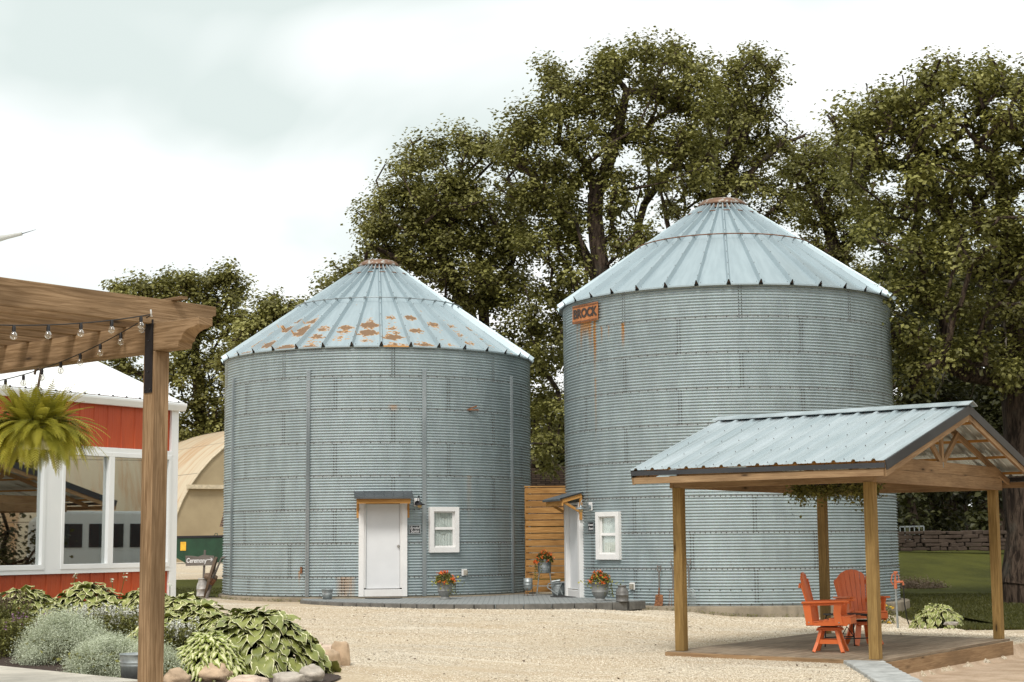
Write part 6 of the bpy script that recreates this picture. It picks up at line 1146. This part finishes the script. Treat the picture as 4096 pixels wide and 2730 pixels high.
tree('rounded oak between the cream barn and the shorter bin roof', [((660, 1290), (640, 900), (620, 780), (610, 720))], 98, (660, 1290),
 [(620, 690, 22), (600, 720, 26), (640, 705, 24), (570, 740, 26), (610, 750, 36), (650, 740, 34), (685, 705, 16), (690, 730, 24), (560, 790, 36), (610, 810, 40), (670, 790, 40), (540, 850, 40), (600, 880, 40), (720, 740, 24), (730, 800, 40), (660, 860, 40), (780, 820, 50)], 97, 'oak_leaf', ls=.25, dens=.65, natt=140, tr=.4, group='oaks left of the shorter bin')
# dead limbs of the near oak
t = thing('dead_branch', 'pale dead branches hanging beneath the near oak beside its trunk', 'branch', tuple(atD(2250, 900, 39)), None); mb = MB()
for pl_, r0 in ((((2400, 690), (2345, 700), (2290, 718), (2235, 722), (2195, 745), (2180, 775), (2168, 805), (2150, 835), (2138, 870)), .085), (((2290, 718), (2262, 770), (2225, 800), (2195, 830), (2175, 845), (2165, 880), (2150, 915)), .08), (((2290, 640), (2285, 680), (2300, 725), (2308, 765), (2312, 800)), .07), (((2195, 845), (2170, 850), (2140, 840), (2110, 820)), .04), (((2350, 640), (2330, 650), (2290, 648), (2285, 670)), .06), (((2150, 835), (2160, 860), (2190, 880)), .03), (((2240, 700), (2230, 730), (2215, 790), (2240, 880), (2230, 915)), .035)):
    ps = [atD(x_, y_, 38.6 + .02 * (2400 - x_)) for x_, y_ in pl_]; sm = []
    for i in range(len(ps) - 1):
        for q_ in range(3): sm.append(ps[i].lerp(ps[i + 1], q_ / 3) + Vector((random.gauss(0, .02), random.gauss(0, .02), random.gauss(0, .02))))
    sm.append(ps[-1]); mb.tube(sm, [r0 * (1 - .75 * i / len(sm)) for i in range(len(sm))], 7)
mb.build('limbs', 'dead_bark', t)
# woods beyond the lawn
rg = random.Random(12)
wl_ = ['slim dark trunk just right of the taller bin', 'paired dark trunk behind the pipe rail', 'thick dark trunk behind the stone wall, seen left of the far post', 'leaning dark trunk left of the far shelter post', 'dark trunk behind the pale end of the stone wall', 'dark trunk right of the far shelter post', 'dark trunk near the big oak', 'far dark trunk at the right edge']
for i, xd in enumerate((2092, 2122, 2155, 2182, 2212, 2262, 2296, 2336)):
    Y = 80 + (i * 37 % 17); zt_ = 905 + (i * 53 % 5) * 8; bl = [(xd + rg.uniform(-50, 50), y_, rg.uniform(34, 50)) for y_ in (880, 930, 985, 1035, 1085)] + [(xd + rg.uniform(-30, 30), 1130, 26), (xd + rg.uniform(-30, 30), 1195, 22), (xd + rg.uniform(-40, 40), 800, 50), (xd + rg.uniform(-60, 60), 720, 60), (xd + rg.uniform(-60, 60), 640, 60)]
    tree('woodland tree, ' + wl_[i], [((xd, 1235), (xd + rg.uniform(-6, 6), 1120), (xd + rg.uniform(-10, 10), 950))], Y, (xd, 1235), bl, Y, 'wood_leaf_dark', ls=.30, dens=.42, natt=70, tr=.40 if i in (2, 3) else .24, copies=2, name='woodland_tree', group='woodland trees behind the lawn')
for i, (x_, y_) in enumerate(((24, 104), (31, 108), (38, 100), (17, 112), (45, 92), (9, 116), (52, 84), (2, 118), (-6, 120), (-30, 118), (-42, 112), (34, 60), (44, 70))):
    sc_ = 3746 / y_; xd = 1176 + x_ * sc_; b0 = 1235; h = 15; bl = [(xd + rg.uniform(-3, 3) * sc_, b0 - sc_ * hh, rg.uniform(2.0, 2.8) * sc_) for hh in (.6, 1.2, 2.2, 3.5, 5, 7, 9, 11, 13, 8, 6)]
    tree('distant dark tree, %s in the row of far woods' % ('rightmost|tenth from the right|second from the right|third from the left|ninth from the right|middle one|outermost right|near the middle, left|behind the shorter bin|left one behind the cream barn|leftmost behind the cream barn|nearer one behind the big oak|nearer one at the right'.split('|')[i]), [((xd, 1236), (xd, b0 - 8 * sc_))], y_, (xd, 1236), bl, y_, 'wood_leaf_dark', ls=.42, dens=.30, natt=40, tr=.4, copies=2, name='distant_tree', group='distant trees left' if x_ < -20 else 'distant trees behind the grove')
# tree mirrored in the windows, standing right of the frame
xd = 1176 + 17.5 * 3746 / 27.5; sc_ = 3746 / 27.5
tree('large oak standing right of the yard opposite the red building', [((xd, 1450), (xd, 1000), (xd + 100, 700)), ((xd, 1000), (xd - 200, 750))], 27.5, (xd, 1450), [(xd + a * sc_, 1240 - h * sc_, r_ * sc_) for a, h, r_ in ((0, 6, 1.8), (-1.5, 5, 1.4), (1.6, 5.2, 1.5), (0, 3.6, 1.2), (-1, 7.2, 1.4), (1.2, 7.5, 1.4), (-2.2, 3.4, .9), (2.3, 3.7, 1), (0, 2.4, .7))], 27.5, 'oak_leaf', ls=.18, dens=.7, natt=160, tr=.33, group=None)
xd = 1176 + 13.4 * 3746 / 27.3; sc_ = 3746 / 27.3
tree('bushy low-branched tree standing just right of the shelter', [((xd, 1450), (xd, 1150), (xd + 40, 900))], 27.3, (xd, 1450), [(xd + a * sc_, 1240 - h * sc_, r_ * sc_) for a, h, r_ in ((0, 3.0, 1.5), (-.6, 1.8, 1.2), (.9, 1.6, 1.2), (0, 4.6, 1.4), (1.2, 3.6, 1.2), (-.7, 3.6, 1.2), (.3, .6, 1.0), (0, -.2, .8))], 27.3, 'wood_leaf_dark', ls=.16, dens=.8, natt=160, tr=.22, group=None)
# grass blades on the nearer lawn
def grass(n, xr, yr, label, hgt=.07):
    x = RNG.uniform(*xr, n); y = yr[0] + (yr[1] - yr[0]) * RNG.random(n) ** 1.4; z = G(x, y); a = RNG.uniform(0, 6.28, n); h = hgt * RNG.uniform(.5, 1.3, n); w = .012 + .00025 * y; t_ = RNG.normal(0, .03, (n, 2)); P = np.stack([x, y, z], 1); dx = np.stack([np.cos(a) * w, np.sin(a) * w, 0 * a], 1); V = np.stack([P - dx, P + dx, P + np.stack([t_[:, 0], t_[:, 1], h], 1)], 1).reshape(-1, 3); r = np.repeat(np.clip(RNG.normal(.4, .22, n), 0, 1), 3); o = npmesh('grass', V, np.arange(3 * n).reshape(n, 3), np.stack([r, r], 1), 'grass_blade'); tag(o, label, 'grass', kind='stuff')
grass(110000, (8.8, 17.5), (32.2, 46), 'mown green lawn right of the taller bin'); grass(14000, (-12.5, -8.3), (43.4, 50), 'small patch of grass left of the shorter bin')

# unseen leaf belt added behind the camera, dims front light, darkens metal reflections
n = 42000; a = RNG.uniform(R_(150), R_(390), n); rr = 70 + RNG.normal(0, 3, n); hmax = 13 + 3 * np.sin(a * 9) + 2 * np.sin(a * 23); C = np.stack([rr * np.cos(a), rr * np.sin(a), RNG.random(n) * hmax], 1)
o = npmesh('woods', *leaves(C, 1.1, .8), 'wood_leaf_dark'); tag(o, 'unseen belt of dark woods added behind the camera to darken metal reflections', 'woods', kind='stuff')

# small weeds and leaf litter at the foot of the bins and on the yard
def litter(n, fn, size, mat, name, label, cat):
    P = np.array([fn() for _ in range(n)]); z = G(P[:, 0], P[:, 1]); tag(npmesh(name, *leaves(np.stack([P[:, 0], P[:, 1], z + .012], 1), size, .6, up=2.5, jit=.6), mat), label, cat, kind='stuff')
litter(420, lambda: (random.uniform(-4, 9), random.uniform(18, 36)), .045, 'brown_leaf', 'leaf_litter', 'scattered dry brown leaves on the gravel yard', 'leaves')
def foot():
    b = random.random() < .5; a = random.uniform(-80, 80); p = cyl(int(b), a, 0, RB + (.26 if b else .14) + abs(random.gauss(0, .05)))[0]; return (p.x, p.y)
P = np.array([foot() for _ in range(300)]); P = np.repeat(P, 6, 0) + RNG.normal(0, .03, (1800, 2)); z = G(P[:, 0], P[:, 1]) + RNG.random(1800) * .07; tag(npmesh('weeds', *leaves(np.stack([P[:, 0], P[:, 1], z], 1), .045, .3), 'green_leaf'), 'small weeds growing along the foot of the round bins', 'weeds', kind='stuff')
